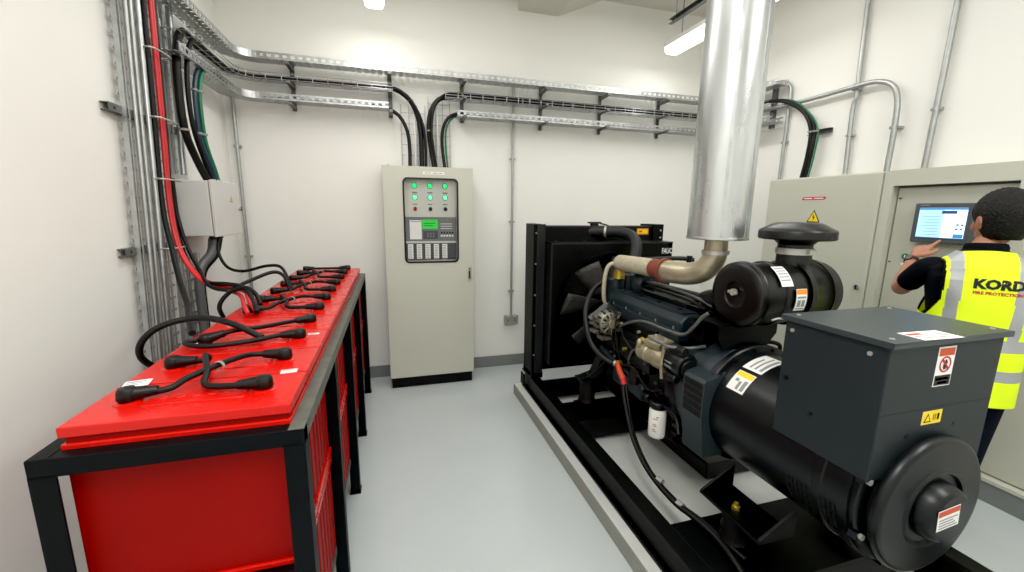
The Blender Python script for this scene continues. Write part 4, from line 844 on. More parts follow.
bt = P('battery_lead', MB().tube([(1.335, 2.12, .59), (1.315, 2.07, .52), (1.285, 1.97, .44), (1.25, 1.84, .36), (1.225, 1.66, .30), (1.225, 1.46, .275), (1.25, 1.32, .275), (1.26, 1.22, .27), (1.24, 1.10, .27), (1.22, .95, .22), (1.22, .8, .14)], .013, 'rub', 12, 6).tube([(1.345, 2.11, .58), (1.33, 2.05, .50), (1.295, 1.95, .42), (1.27, 1.84, .345), (1.245, 1.66, .285), (1.245, 1.46, .268), (1.27, 1.32, .27), (1.29, 1.1, .268)], .010, 'rub', 10, 6))
MB().tube([(1.36, 2.22, .665), (1.335, 2.185, .66), (1.33, 2.15, .63), (1.335, 2.12, .60)], .017, 'bootor', 12, 5, rs=(.014, .02)).cyl((1.335, 2.125, .605), (1.335, 2.105, .57), .018, 'redl', 14).build('lead_boot', bt, label='orange red lead boot')
MB().cyl((1.38, 2.235, .66), (1.34, 2.205, .67), .016, 'gold', 10).build('lead_lug', bt)
for i, (p, q) in enumerate((((1.235, 1.60, .29), (1.245, 1.57, .287)), ((1.235, 1.44, .275), (1.24, 1.41, .273)))): MB().cyl(p, q, .019, 'tie', 14).build('cable_tie', bt)
# radiator
rx0, rx1, ry0, ry1 = 1.06, 2.225, 3.08, 3.24
P('radiator_core', MB().bx(rx0+.06, rx1-.06, ry0+.03, ry1-.02, .36, 1.36, 'fine'), label='black finned radiator core')
tk = P('radiator_tank', MB().bx(rx0+.04, rx1-.02, ry0+.0, ry1, 1.345, 1.495, 'blk'), bevel=.012)
MB().bx(1.98, 2.09, ry0-.0012, ry0, 1.425, 1.475, 'oran').bx(1.99, 2.08, ry0-.0018, ry0, 1.435, 1.465, 'yel').bx(2.0, 2.03, ry0-.0024, ry0, 1.442, 1.458, 'orred').build('caution_label', tk, label='orange caution label')
MB().cyl((1.62, 3.15, 1.49), (1.62, 3.15, 1.515), .035, 'gen2', 20).bar((1.565, 3.15, 1.52), (1.675, 3.15, 1.52), .03, .012, 'gen2').tube([(1.66, 3.14, 1.515), (1.72, 3.12, 1.50), (1.78, 3.09, 1.46)], .006, 'rub', 8, 4).build('filler_cap', tk)
for x0, x1, c in ((rx0, rx0+.075, 1), (rx1-.10, rx1, -1)):
    m = MB().bx(x0, x1, ry0-.02, ry1+.02, .26 if c > 0 else .26, 1.51, 'blk')
    P('radiator_side_frame', m, bevel=.004)
m = MB().bx(rx0+.02, rx0+.085, ry0-.045, ry0-.040, .30, 1.51, 'strip').bx(rx0+.085, rx0+.09, ry0-.045, ry0-.019, .30, 1.51, 'strip')
P('side_frame_strip', m, bevel=.003, label='lighter steel strip down the side frame')
P('radiator_foot', MB().bx(rx0-.0, rx0+.10, 3.05, 3.27, .25, .30, 'blk').bx(rx1-.10, rx1, 3.05, 3.27, .25, .30, 'blk').bx(rx0+.05, rx1-.05, ry0+.02, ry1, .30, .38, 'blk'), bevel=.004)
m = MB()
for z in (.45, .7, .95, 1.2, 1.44):
    for x in (rx0+.02, rx0+.055): m.cyl((x, ry0-.018, z), (x, ry0-.026 - (.014 if x > rx0+.03 else 0), z), .007, 'steel', 8)
for z in (1.40, 1.46): m.cyl((rx1-.03, ry0-.018, z), (rx1-.03, ry0-.026, z), .008, 'steel', 8)
for x in (1.25, 1.5): m.cyl((x, ry0+.001, 1.37), (x, ry0-.008, 1.37), .008, 'steel', 8)
P('radiator_bolts', m)
# fan shroud: rounded opening
sh0, sh1, sz0, sz1, sy = 1.145, 2.205, .42, 1.375, 2.90
fc = (1.64, .87); R = .42
sq = []; ci = []
for k in range(48):
    w = 2*PI*k/48; c, s = math.cos(w), math.sin(w)
    ci.append((fc[0] + R*c, fc[1] + R*s))
    tx = ((sh1 if c > 0 else sh0) - fc[0]) / c if abs(c) > 1e-6 else 1e9; tz = ((sz1 if s > 0 else sz0) - fc[1]) / s if abs(s) > 1e-6 else 1e9
    q = min(tx, tz); sq.append((fc[0] + q*c, fc[1] + q*s))
m = MB(); ringplate(m, sq, ci, sy, sy+.004, 'blk')
m.bx(sh0, sh0+.004, sy, ry0+.02, sz0, sz1, 'blk').bx(sh1-.004, sh1, sy, ry0+.02, sz0, sz1, 'blk').bx(sh0, sh1, sy, ry0+.02, sz1-.004, sz1, 'gen').bx(sh0, sh1, sy, ry0+.02, sz0, sz0+.004, 'blk')
m.lathe([(R, 0), (R+.012, 0), (R+.012, -.03), (R, -.03)], (fc[0], sy, fc[1]), (0, 1, 0), 'blk', 64, closed=True)
m.bx(sh0, sh0+.012, sy-.008, sy, sz0, sz1, 'strip').bx(sh0, sh1, sy-.006, sy, sz1-.012, sz1, 'strip')
shr = P('fan_shroud', m)
m = MB().text('FAUC', .062, (2.155, sy-.001, 1.30), (1, 0, 0), (0, 0, 1), 'white', bold=.001, sx=.62); m.build('white_lettering', shr, label='white lettering')
fn = P('cooling_fan', MB().cyl((fc[0], 2.78, fc[1]), (fc[0], 2.93, fc[1]), .09, 'gen2', 28, bev=.01).cyl((fc[0], 2.74, fc[1]), (fc[0], 2.80, fc[1]), .06, 'gen2', 20))
for k in range(7):
    w = 2*PI*k/7 + .28; a = V((math.cos(w), 0, math.sin(w))); b = V((-math.sin(w), 0, math.cos(w)))
    vs = []; n = 6
    for i in range(n+1):
        r = .085 + .30*i/n; hw = .045 + .05*i/n; tw = .055 - .015*i/n
        for e in (-1, -.33, .33, 1): vs.append(V((fc[0], 2.88, fc[1])) + a*r + b*(hw*e + .03*i/n) + V((0, tw*e + .012*(1-e*e), 0)))
    fs = [(i*4+j, i*4+j+1, i*4+j+5, i*4+j+4) for i in range(n) for j in range(3)]
    bl = MB().raw(vs, fs, 'fan', True).build('blade', fn); s = bl.modifiers.new('s', 'SOLIDIFY'); s.thickness = .005
P('radiator_hose', MB().tube([(1.55, 3.12, 1.445), (1.64, 3.04, 1.452), (1.74, 2.95, 1.452), (1.785, 2.84, 1.425), (1.775, 2.76, 1.36), (1.735, 2.71, 1.27), (1.72, 2.70, 1.22)], .043, 'hose', 20, 7).lathe([(.043, -.008), (.047, -.008), (.047, .008), (.043, .008)], (1.725, 2.702, 1.245), (0, 0, 1), 'steel', 24, closed=True).lathe([(.043, -.008), (.047, -.008), (.047, .008), (.043, .008)], (1.66, 3.025, 1.453), (1, -.8, 0), 'steel', 24, closed=True))
P('fan_stay', MB().tube([(1.72, 2.62, 1.27), (1.95, 2.5, 1.29), (2.05, 2.45, 1.28)], .016, 'hose', 10, 4).cyl((2.02, 2.46, 1.26), (2.02, 2.46, 1.31), .02, 'gen2', 10))
# exhaust
SX, SY_ = 1.645, 1.81
P('exhaust_elbow', MB().tube([(SX, SY_, 1.478), (SX, SY_, 1.42), (SX-.004, SY_+.006, 1.365), (SX-.025, SY_+.045, 1.305), (1.60, 1.93, 1.275), (1.575, 2.02, 1.268), (1.56, 2.10, 1.268)], .068, 'exh', 32, 7, rs=(.056, .066)), label='heat stained exhaust elbow')
P('exhaust_clamp', MB().lathe([(.056, -.010), (.066, -.010), (.066, .010), (.056, .010)], (SX, SY_, 1.405), (0, 0, 1), 'steel', 36, closed=True).bx(SX+.05, SX+.085, SY_-.01, SY_+.01, 1.397, 1.413, 'steel'))
P('exhaust_flange', MB().lathe([(.05, -.012), (.075, -.012), (.075, .012), (.05, .012)], (1.56, 2.10, 1.268), (-.12, 1, 0), 'rust', 36, closed=True).tube([(1.56, 2.10, 1.268), (1.556, 2.15, 1.27), (1.553, 2.20, 1.272)], .058, 'rust', 28, 3))
P('exhaust_pipe', MB().tube([(1.555, 2.17, 1.27), (1.55, 2.3, 1.268), (1.55, 2.45, 1.262), (1.555, 2.60, 1.255)], .056, 'wrap', 28, 5).ell((1.555, 2.60, 1.255), (.055, .025, .055), 'wrap', 24, 8), label='exhaust pipe in pale heat wrap')
P('exhaust_manifold', MB().tube([(1.60, 2.45, 1.24), (1.64, 2.44, 1.18)], .04, 'gen2', 16, 2).bx(1.61, 1.69, 1.95, 2.5, 1.03, 1.10, 'gen2'), bevel=.006)
# air filter
fy, fz, fr = 1.50, 1.245, .146
af = P('air_filter', MB().lathe([(0, 0), (fr-.012, 0), (fr, .012), (fr+.006, .02), (fr+.006, .03), (fr-.004, .036), (fr-.004, .13), (fr+.004, .135), (fr+.004, .15), (fr-.004, .155), (fr-.004, .275), (fr+.004, .28), (fr+.004, .30), (fr-.002, .31), (fr-.002, .455), (fr-.02, .475), (0, .48)], (1.505, fy, fz), (1, 0, 0), 'blkpl', 64), label='black cylindrical air filter housing')
MB().lathe([(fr+.002, .012), (fr+.002, -.002), (fr-.006, -.010), (fr-.03, -.014), (.06, -.014), (.055, -.006), (.045, -.004), (0, -.004)], (1.505, fy, fz), (1, 0, 0), 'blkpl', 64).build('end_cap', af)
MB().cyl((1.493, fy, fz+.012), (1.478, fy, fz+.012), .016, 'steel', 12).bar((1.48, fy-.026, fz+.012), (1.48, fy+.026, fz+.012), .006, .012, 'steel').build('wing_nut', af, label='steel wing nut')
MB().tube([(1.585, fy-fr*.86, fz-.095), (1.60, fy-fr*.94, fz-.085), (1.64, fy-fr*.94, fz-.085), (1.65, fy-fr*.90, fz-.07)], .005, 'steel', 8, 4).build('clip', af)
def xcurved(name, parent, x0, x1, a0, a1, base, sub, label=None):
    m = MB(); n = 8
    def patch(x0, x1, a0, a1, r, mt):
        vs = []
        for k in range(n+1):
            w = math.radians(a0 + (a1-a0)*k/n)
            for x in (x0, x1): vs.append((x, fy + r*math.cos(w), fz + r*math.sin(w)))
        m.raw(vs, [(2*k, 2*k+1, 2*k+3, 2*k+2) for k in range(n)], mt, True)
    patch(x0, x1, a0, a1, fr+.0065, base)
    for b0, b1, c0, c1, mm in sub: patch(x0+(x1-x0)*b0, x0+(x1-x0)*b1, a0+(a1-a0)*c0, a0+(a1-a0)*c1, fr+.007, mm)
    m.build(name, parent, label=label)
xcurved('rating_label', af, 1.60, 1.665, 118, 158, 'white', [(.1, .9, .1+.15*k, .16+.15*k, 'inkg') for k in range(5)])
xcurved('warning_label', af, 1.675, 1.735, 163, 200, 'white', [(.03, .97, .02, .24, 'oran'), (.1, .9, .34, .42, 'inkg'), (.15, .45, .5, .8, 'inkg'), (.55, .85, .5, .8, 'inkg'), (.1, .9, .88, .93, 'inkg')], 'white and orange warning label')
for x in (1.72, 1.85):
    MB().lathe([(fr+.003, -.012), (fr+.009, -.012), (fr+.009, .012), (fr+.003, .012)], (x+.06, fy, fz), (1, 0, 0), 'blkpl', 64, closed=True).build('mounting_strap', af)
nx = 1.812
MB().lathe([(.078, 0), (.072, .03), (.070, .18), (.070, .20)], (nx, fy, fz+.10), (0, 0, 1), 'blkpl', 40).build('intake_neck', af)
MB().lathe([(.071, -.014), (.078, -.014), (.078, .014), (.071, .014)], (nx, fy, 1.44), (0, 0, 1), 'steel', 40, closed=True).bx(nx-.02, nx+.02, fy-.092, fy-.075, 1.430, 1.450, 'steel').build('neck_clamp', af)
MB().lathe([(.070, -.02), (.09, 0), (.150, .004), (.156, .010), (.156, .040), (.152, .048), (.128, .060), (.105, .074), (.09, .080), (0, .083)], (nx, fy, 1.490), (0, 0, 1), 'blkpl', 64).build('rain_cap', af, label='black mushroom shaped rain cap')
P('filter_bracket', MB().prism([(0, 0), (.26, 0), (.31, .06), (.31, .12), (-.03, .12), (-.03, .05)], (1.46, 1.50, .985), (1, 0, 0), (0, 0, 1), -.012, 'blk').prism([(0, 0), (.26, 0), (.31, .06), (.31, .12), (-.03, .12), (-.03, .05)], (1.46, 1.66, .985), (1, 0, 0), (0, 0, 1), -.012, 'blk').bx(1.43, 1.77, 1.49, 1.67, 1.095, 1.103, 'blk').bx(1.45, 1.74, 1.62, 1.72, .95, 1.06, 'blk'), bevel=.003)
P('lifting_eye', MB().tube([(1.70, 1.56, .97), (1.74, 1.52, .995), (1.79, 1.50, .985), (1.80, 1.50, .955), (1.76, 1.51, .945), (1.70, 1.56, .97)], .010, 'gen2', 10, 5))
P('intake_pipe', MB().tube([(1.62, fy+.10, fz-.03), (1.64, 1.72, 1.17), (1.68, 1.85, 1.14), (1.72, 1.95, 1.10)], .055, 'hose', 18, 5))

# silencer (vertical galvanised cylinder)
t = thing('exhaust_silencer', 'large galvanised vertical exhaust duct rising from the generator to the ceiling', 'duct', (SX, SY_, 1.475))
MB().lathe([(.0, 0), (.146, 0), (.15, .003), (.15, .012), (.147, .014), (.147, 3.62-1.475)], (SX, SY_, 1.475), (0, 0, 1), 'galvd', 72).build('duct_shell', t)
m = MB().bar((SX+.147*math.cos(4.1), SY_+.147*math.sin(4.1), 1.49), (SX+.147*math.cos(4.1), SY_+.147*math.sin(4.1), 3.6), .014, .003, 'galv', up=(math.cos(4.1), math.sin(4.1), 0)).bar((SX+.148*math.cos(5.0), SY_+.148*math.sin(5.0), 1.49), (SX+.148*math.cos(5.0), SY_+.148*math.sin(5.0), 3.6), .010, .003, 'galv', up=(math.cos(5.0), math.sin(5.0), 0)); m.build('standing_seam', t)

# ---------------------------------------------------------------- lights
def tubelight(x, y0, y1, z, label, rods=True):
    t = thing('ceiling_light', label, 'light', (x, (y0+y1)/2, z))
    MB().bx(x-.08, x+.08, y0, y1, z+.045, z+.085, 'lighth').build('housing', t, .006)
    MB().prism([(-.078, .046), (-.068, .0), (-.05, -.015), (.05, -.015), (.068, .0), (.078, .046)], (x, y1-.01, z), (1, 0, 0), (0, 0, 1), y1-y0-.02, 'tubee').build('diffuser', t, .004, label='lit white diffuser')
    if rods:
        for y in (y0+.15, y1-.15): MB().tube([(x, y, z+.07), (x, y, ZC)], .004, 'strut', 6, 1).build('hanger_rod', t)
tubelight(2.66, 2.35, 3.76, 3.12, 'lit ceiling tube light at the right, half hidden by the silencer')
tubelight(-.06, 2.4, 3.77, 3.17, 'lit ceiling tube light at the top, above the alarm cabinet')
tubelight(-.1, -.9, .5, 3.17, 'added unseen tube light behind the viewpoint, left one')  # unseen fittings added for the light from the front, this and the next
tubelight(2.3, -.9, .5, 3.17, 'added unseen tube light behind the viewpoint, right one')
strut((2.52, 3.05, 3.32), (2.52, 3.60, 3.32), 'short suspended strut channel above the right tube light', s=.04)
for y in (3.15, 3.52): MB().tube([(2.52, y, 3.30), (2.52, y, ZC)], .005, 'strut', 6, 1).build('hanger_rod', label='thin threaded rod holding the suspended strut, %s one' % ('nearer' if y < 3.3 else 'farther'), cat='rod')
def area(x, y, z, sx, sy, e, col=(1, .99, .965)):
    l = bpy.data.lights.new('area', 'AREA'); l.shape = 'RECTANGLE'; l.size = sx; l.size_y = sy; l.energy = e; l.color = col
    o = bpy.data.objects.new('area_lamp', l); COL.objects.link(o); o.location = (x, y, z); return o
area(2.66, 3.05, 3.07, .12, 1.4, 9)
area(-.06, 3.05, 3.11, .12, 1.4, 9)
area(-.1, -.2, 3.14, .5, 1.4, 46)  # soft fill lamps added out of view, this and the next
area(2.3, -.2, 3.14, .5, 1.4, 34)
area(1.1, 1.4, 3.5, 3.8, 4.2, 82)  # broad lamp added under the ceiling without a fitting, evens the light
w = bpy.data.worlds.new('world'); SC.world = w; w.use_nodes = True; w.node_tree.nodes['Background'].inputs[0].default_value = (.9, .95, 1, 1); w.node_tree.nodes['Background'].inputs[1].default_value = .3
SC.view_settings.view_transform = 'Standard'; SC.view_settings.look = 'None'; SC.view_settings.exposure = 0
SC.cycles.max_bounces = 8; SC.cycles.diffuse_bounces = 5

cm = SC.view_settings; cm.use_curve_mapping = True; cm.curve_mapping.black_level = (.0035, .0035, .0035); cm.curve_mapping.update()

# ---------------------------------------------------------------- technician
def skin_mesh(vs, es, rad, sub=2):
    me = bpy.data.meshes.new('tmp'); me.from_pydata([V(v) for v in vs], es, [])
    ob = bpy.data.objects.new('tmp', me); COL.objects.link(ob)
    md = ob.modifiers.new('s', 'SKIN'); md.use_smooth_shade = True
    for i, r in enumerate(rad):
        sv = me.skin_vertices[0].data[i]; sv.radius = (r, r) if not isinstance(r, tuple) else r; sv.use_root = (i == 0)
    sb = ob.modifiers.new('d', 'SUBSURF'); sb.levels = sub; sb.render_levels = sub
    bpy.context.view_layer.update()
    m2 = bpy.data.meshes.new_from_object(ob.evaluated_get(bpy.context.evaluated_depsgraph_get()))
    out = ([v.co.copy() for v in m2.vertices], [list(p.vertices) for p in m2.polygons])
    bpy.data.objects.remove(ob); bpy.data.meshes.remove(me); bpy.data.meshes.remove(m2)
    return out
def chain(pts, rad, sub=2): return skin_mesh(pts, [(i, i+1) for i in range(len(pts)-1)], rad, sub)
MC = V((2.75, 1.285, 0)); ang = math.radians(40)
d_ = V((math.cos(ang), math.sin(ang), 0)); l_ = V((-d_.y, d_.x, 0)); z_ = V((0, 0, 1))
def L(f, s, z): return MC + d_*f + l_*s + z_*z
T = thing('person', 'person in hi-vis yellow vest and dark clothes, back turned, left hand at the touch screen', 'person', MC)
sh, el, wr = L(.01, .19, 1.355), V((2.715, 1.59, 1.20)), V((2.99, 1.71, 1.358))
shr_, elr, wrr = L(.01, -.19, 1.355), L(.10, -.24, 1.09), L(.30, -.10, 1.12)
bm_parts = []
# skin figure: trunk, neck, arms, legs as one skeleton
vs = [L(0, 0, .96), L(0, 0, 1.10), L(0, 0, 1.25), L(-.01, 0, 1.35), L(0, 0, 1.43), L(.02, 0, 1.53),
      sh, sh.lerp(el, .5), el, el.lerp(wr, .35), wr.lerp(el, .15), wr,
      shr_, shr_.lerp(elr, .5), elr, elr.lerp(wrr, .35), wrr,
      L(0, .085, .88), L(.03, .105, .48), L(-.02, .115, .09), L(0, -.085, .88), L(.03, -.075, .48), L(.04, -.06, .09)]
es = [(0,1),(1,2),(2,3),(3,4),(4,5),(3,6),(6,7),(7,8),(8,9),(9,10),(10,11),(3,12),(12,13),(13,14),(14,15),(15,16),(0,17),(17,18),(18,19),(0,20),(20,21),(21,22)]
rd = [.11, .105, .11, .062, .056, .056, .050, .050, .042, .041, .030, .026, .050, .048, .040, .038, .027, .07, .05, .04, .07, .05, .04]
bm_parts.append(skin_mesh(vs, es, rd))
# head
hy = math.radians(62); hd = V((math.cos(hy), math.sin(hy), 0)); hl = V((-hd.y, hd.x, 0)); HC = L(.03, -.034, 1.592); HS = 1.09
def Hh(f, s, z): return HC + (hd*f + hl*s + z_*z)*HS
rotH = Matrix((hd, hl, z_)).transposed()
hm_ = MB(); _e = hm_.ell; hm_.ell = lambda c, r_, *a: _e(c, tuple(q*HS for q in r_), *a)
hm_.ell(HC + z_*.018, (.098, .076, .098), 'skin', 28, 20, rotH)
hm_.ell(Hh(.022, 0, -.055), (.066, .056, .066), 'skin', 24, 16, rotH).ell(Hh(.055, 0, -.088), (.026, .026, .02), 'skin', 16, 10, rotH)
hm_.ell(Hh(.100, 0, -.018), (.018, .013, .024), 'skin', 14, 10, rotH).ell(Hh(.092, 0, .005), (.012, .01, .03), 'skin', 12, 8, rotH)
hm_.ell(Hh(.085, 0, -.058), (.014, .026, .007), 'skin', 14, 8, rotH).ell(Hh(.083, 0, -.068), (.014, .023, .008), 'skin', 14, 8, rotH)
hm_.ell(Hh(.082, 0, .028), (.014, .05, .010), 'skin', 14, 8, rotH)
for s in (-1, 1):
    hm_.ell(Hh(-.004, s*.079, -.012), (.020, .009, .032), 'skin', 14, 10, rotH).ell(Hh(-.010, s*.086, -.002), (.016, .006, .022), 'skin', 12, 8, rotH)
    hm_.ell(Hh(.06, s*.036, -.03), (.028, .022, .026), 'skin', 14, 8, rotH)
bm_parts.append((hm_.v, hm_.f))
# left hand: palm + fingers reaching the screen
def hand(w, fwd, upv, side, poses, thumb, s=1.0):
    """w wrist, fwd along the palm, side towards the thumb, upv = back of hand normal"""
    fwd, upv, side = V(fwd).normalized(), V(upv).normalized(), V(side).normalized()
    q = lambda a, b, c: w + (fwd*a + side*b + upv*c) * s
    out = [skin_mesh([w, q(.03, 0, 0), q(.06, .0, .004), q(.085, .0, .002), q(.083, .026, 0), q(.08, -.026, 0), q(.055, .024, 0), q(.05, -.022, 0)],
                     [(0,1),(1,2),(2,3),(2,6),(6,4),(2,7),(7,5)], [(.026, .02), (.028, .018), .019, .014, .013, .013, .017, .016])]
    for k, (b, ln, curl) in enumerate(poses):
        p = q(.072, b, .0); pts = [q(.05, b*.8, 0), p]; a = curl[0]; dirb = b * 2.2
        for j, seg_ in enumerate((.45, .32, .23)):
            a_ = sum(curl[:j+1]); dv = (fwd*math.cos(a_) - upv*math.sin(a_) + side*dirb).normalized(); p = p + dv*ln*seg_*s; pts.append(p)
        out.append(chain(pts, [.0095*s, .0098*s, .0088*s, .0078*s, .0062*s]))
    out.append(chain([q(.02, .016, 0)] + [q(*t) for t in thumb], [.013*s, .0125*s, .011*s, .009*s, .0075*s][:len(thumb)+1]))
    return out
tip = V((3.20, 1.735, 1.475))
fw_ = (V((3.13, 1.70, 1.495)) - wr).normalized(); sd = fw_.cross(z_).normalized(); upn = sd.cross(fw_)
upn = (upn*.9 - V((1, 0, 0))*.1).normalized(); sd2 = fw_.cross(upn).normalized()
bm_parts += hand(wr, fw_, upn, sd2, [(.028, .080, (.05, .15, .12)), (.009, .084, (.35, .5, .4)), (-.010, .078, (.45, .6, .4)), (-.027, .062, (.5, .6, .4))], [(.045, .044, -.006), (.07, .055, -.012), (.092, .052, -.018)], 1.14)
fr_ = (wrr - elr).normalized(); sr = l_
bm_parts += hand(wrr, fr_, z_, sr, [(.028, .074, (.3, .4, .3)), (.009, .08, (.35, .45, .3)), (-.010, .074, (.4, .5, .3)), (-.027, .06, (.4, .5, .3))], [(.045, .044, -.006), (.07, .05, -.014), (.09, .046, -.022)])
vv, ff = [], []
for a, b in bm_parts:
    o = len(vv); vv += a; ff += [[o+i for i in f] for f in b]
mb = MB(); mb.raw([V(p) for p in vv], ff, 'skin', True)
body = mb.build('body', T, weld=False)
rm = body.modifiers.new('remesh', 'REMESH'); rm.mode = 'VOXEL'; rm.voxel_size = .0045; rm.use_smooth_shade = True
sm = body.modifiers.new('smooth', 'SMOOTH'); sm.factor = .5; sm.iterations = 3
# eyes and brows on the head
for s in (-1, 1):
    MB().ell(Hh(.080, s*.032, .006), (.012, .014, .010), 'white', 14, 10, rotH).ell(Hh(.089, s*.032, .006), (.005, .006, .006), 'inkb', 10, 8, rotH).build('eye', T)
    MB().tube([Hh(.092, s*.018, .030), Hh(.090, s*.034, .036), Hh(.080, s*.050, .030)], .004, 'hair', 8, 4).build('eyebrow', T)
# hair: cap down to nape, tapered at the sides, with tufted top
m = MB(); seg_, rings = 56, 34; vs = []
for i in range(rings+1):
    t = PI * .74 * i / rings
    for j in range(seg_):
        w = 2*PI*j/seg_; cx, cy = math.cos(w), math.sin(w)
        front = max(0, cx)
        rr = 1.0
        lim = .74 - .40*max(0, (cx + .12))**.8 if cx > -.12 else .74
        tt = t * (lim / .74)
        x = math.sin(tt)*cx*.117; y = math.sin(tt)*cy*.091; z = math.cos(tt)*(.128 if tt < PI/2 else .150)
        k = tt / (PI*.74)
        thin = 1 - .13*max(0, k-.62)/.38
        tuft = 1 + .035*math.sin(w*9 + i*.9)*math.sin(i*.8 + w*4)*(1-k) + random.uniform(-.008, .008)
        vs.append(HC + z_*.016 + rotH @ V((x*thin*tuft - .008, y*thin*tuft, z*tuft)))
m.raw(vs, [(i*seg_+j, (i+1)*seg_+j, (i+1)*seg_+(j+1) % seg_, i*seg_+(j+1) % seg_) for i in range(rings) for j in range(seg_)], 'hair', True)
hair = m.build('hair', T); so = hair.modifiers.new('s', 'SOLIDIFY'); so.thickness = .007; so.offset = 1
# torso garments as lofts
def torso(rings_, mt, name, n=72, facemat=None, sub=0, offs=0, thick=.004):
    """rings_: (z, half width, half depth, forward shift); superellipse sections"""
    zs = [r[0] for r in rings_]; m = MB(); K = 220 if facemat and n > 100 else 64; vs = []
    def at(z):
        for a, b in zip(rings_, rings_[1:]):
            if a[0] <= z <= b[0]:
                t = (z-a[0])/(b[0]-a[0]); t = t*t*(3-2*t) if False else t
                return [a[i] + (b[i]-a[i])*t for i in range(1, 4)]
        return rings_[-1][1:]
    Z = [zs[0] + (zs[-1]-zs[0])*i/K for i in range(K+1)]
    for z in Z:
        hw, hd2, fs = at(z)
        for j in range(n):
            w = 2*PI*j/n; c, s = math.cos(w), math.sin(w); e = .8
            x = math.copysign(abs(c)**e, c)*hd2; y = math.copysign(abs(s)**e, s)*hw
            wr_ = .0022*math.sin(z*38 + 3*math.sin(w*2)) + .003*math.sin(w*7 + z*22)
            drop = .0
            if z > 1.32: drop = -(abs(y)/.22)**2 * .06 * min(1, (z-1.32)/.10)
            vs.append(L(x*(1+wr_*6/ .12*.1) + fs + offs*0, y, z + drop))
    for i in range(K):
        for j in range(n):
            mm = facemat(Z[i], 2*PI*(j+.5)/n, at(Z[i])) if facemat else mt
            if mm is None: continue
            m.raw([], [], mt)
            m.f.append([i*n+j, i*n+(j+1) % n, (i+1)*n+(j+1) % n, (i+1)*n+j]); m.m.append(mm); m.s.append(True)
    m.v = vs
    ob = m.build(name, T, weld=False); so = ob.modifiers.new('s', 'SOLIDIFY'); so.thickness = thick; so.offset = 0
    return ob
shirt_r = [(.86, .165, .115, 0), (.98, .162, .112, 0), (1.12, .165, .113, 0), (1.24, .185, .12, 0), (1.32, .198, .118, 0), (1.38, .195, .10, 0), (1.415, .15, .085, .0), (1.442, .085, .070, .01), (1.46, .070, .066, .015)]
def sh_m(z, w, a): return 'navy'
torso(shirt_r, 'navy', 'shirt', facemat=sh_m)
MB().lathe([(.074, 0), (.077, .03), (.070, .047), (.062, .045), (.064, 0)], L(.012, 0, 1.432), (d_.x*.12, d_.y*.12, 1), 'navy', 36).build('collar', T)
for (a, b, c, nm) in ((sh, el, .80, 'sleeve'), (shr_, elr, .85, 'sleeve')):
    e = a.lerp(b, c); dv = (b-a).normalized(); inn = MC + z_*a.z*1.0; st = a.lerp(V((MC.x, MC.y, a.z+.005)), .42)
    v2, f2 = chain([st, a + z_*.0, a.lerp(b, .25), a.lerp(b, .5), e], [.060, .062, .061, .060, .059])
    MB().raw(v2, f2, 'navy', True).build(nm, T, weld=False)
vest_r = [(.715, .192, .147, 0), (.88, .19, .142, 0), (1.05, .188, .137, 0), (1.22, .203, .140, 0), (1.31, .208, .137, 0), (1.37, .204, .122, 0), (1.41, .168, .102, 0), (1.435, .118, .088, .004), (1.45, .094, .082, .006)]
def vest_m(z, w, a):
    hw, hd2, fs = a; s = math.sin(w); c = math.cos(w)
    y = math.copysign(abs(s)**.8, s)*hw
    back = c < 0
    if z > 1.09:
        k = min(1, (z-1.09)/.12)
        if abs(y) > .205 - .05*k: return None
    if c > .0 and abs(y) < .012 + max(0, (z-1.20))*.35: return None
    if z > 1.12 and abs(y) > .205 - .05*min(1, (z-1.09)/.12) - .010: return 'navy' if z < 2 else None
    if .84 < z < .895 or .985 < z < 1.04: return 'silver'
    if .088 < abs(y) < .132 and z > 1.04: return 'silver'
    return 'hivis'
vest = torso(vest_r, 'hivis', 'hi_vis_vest', n=200, facemat=vest_m, thick=.005)
vest['label'] = 'yellow vest with silver bands and company lettering on the back'
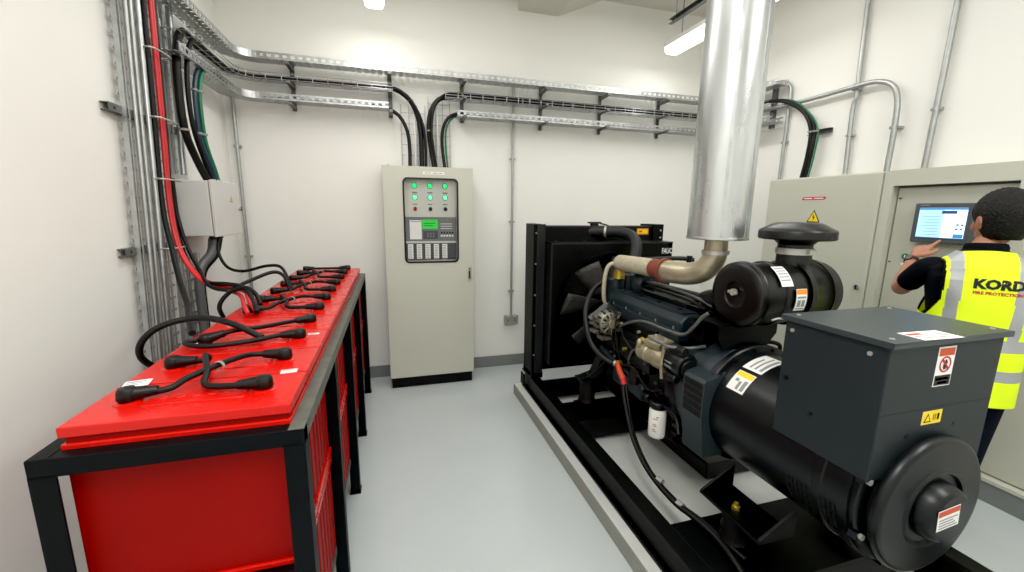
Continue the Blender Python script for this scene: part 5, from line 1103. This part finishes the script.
# lettering wrapped on the back of the vest
bpy.context.view_layer.update()
bvh = BVHTree.FromPolygons([v.co + MC for v in vest.data.vertices], [list(p.vertices) for p in vest.data.polygons])
def wraptext(txt, size, s0, z, mt, bold, sx, name):
    m = MB(); m.text(txt, size, (0, 0, 0), (1, 0, 0), (0, 1, 0), mt, bold, sx, 0)
    bm = bmesh.new(); vsx = [bm.verts.new(v) for v in m.v]
    for f in m.f:
        try: bm.faces.new([vsx[i] for i in f])
        except ValueError: pass
    bmesh.ops.triangulate(bm, faces=bm.faces)
    bmesh.ops.subdivide_edges(bm, edges=[e for e in bm.edges if e.calc_length() > .01], cuts=2)
    out = MB(); idx = {}
    for v in bm.verts:
        idx[v] = len(out.v); o = L(-.5, s0 - v.co.x, z + v.co.y); h = bvh.ray_cast(o, d_)
        out.v.append((h[0] if h[0] else L(-.14, s0 - v.co.x, z+v.co.y)) - d_*.0042)
    for f in bm.faces: out.f.append([idx[v] for v in f.verts]); out.m.append(mt); out.s.append(False)
    bm.free(); return out.build(name, vest, weld=False)
wraptext('KORD', .060, -.028, 1.298, 'inkb', .0034, .98, 'black_lettering')
wraptext('FIRE PROTECTION', .0195, -.028, 1.258, 'inkr', .0009, 1.0, 'red_lettering')
# trousers
vs = [L(0, 0, .93), L(.0, .085, .86), L(.03, .105, .48), L(-.02, .115, .08), L(.0, -.098, .86), L(.03, -.085, .48), L(.04, -.06, .08)]
v2, f2 = skin_mesh(vs, [(0, 1), (1, 2), (2, 3), (0, 4), (4, 5), (5, 6)], [.112, .098, .078, .066, .102, .080, .066])
MB().raw(v2, f2, 'denim', True).build('trousers', T, weld=False)
for s, f0 in ((.115, -.02), (-.06, .04)):
    m = MB(); m.ell(L(f0+.07, s, .045), (.135, .047, .045), 'shoe', 24, 14, Matrix((d_, l_, z_)).transposed()); m.ell(L(f0-.01, s, .06), (.055, .045, .05), 'shoe', 20, 12, Matrix((d_, l_, z_)).transposed())
    m.prism([(-.065, -.04), (.12, -.045), (.19, -.02), (.20, .0), (.19, .02), (.12, .045), (-.065, .04)], L(f0, s, .001), d_, l_, .016, 'shoe'); m.build('shoe', T)
# watch
wd = (wr - el).normalized(); wc = wr.lerp(el, .10)
MB().lathe([(.030, -.012), (.034, -.011), (.034, .011), (.030, .012)], wc, wd, 'strap', 32, closed=True).cyl(wc + upn*.030, wc + upn*.041, .019, 'blkpl', 24, bev=.003).build('wrist_watch', T, label='brown strapped wrist watch')
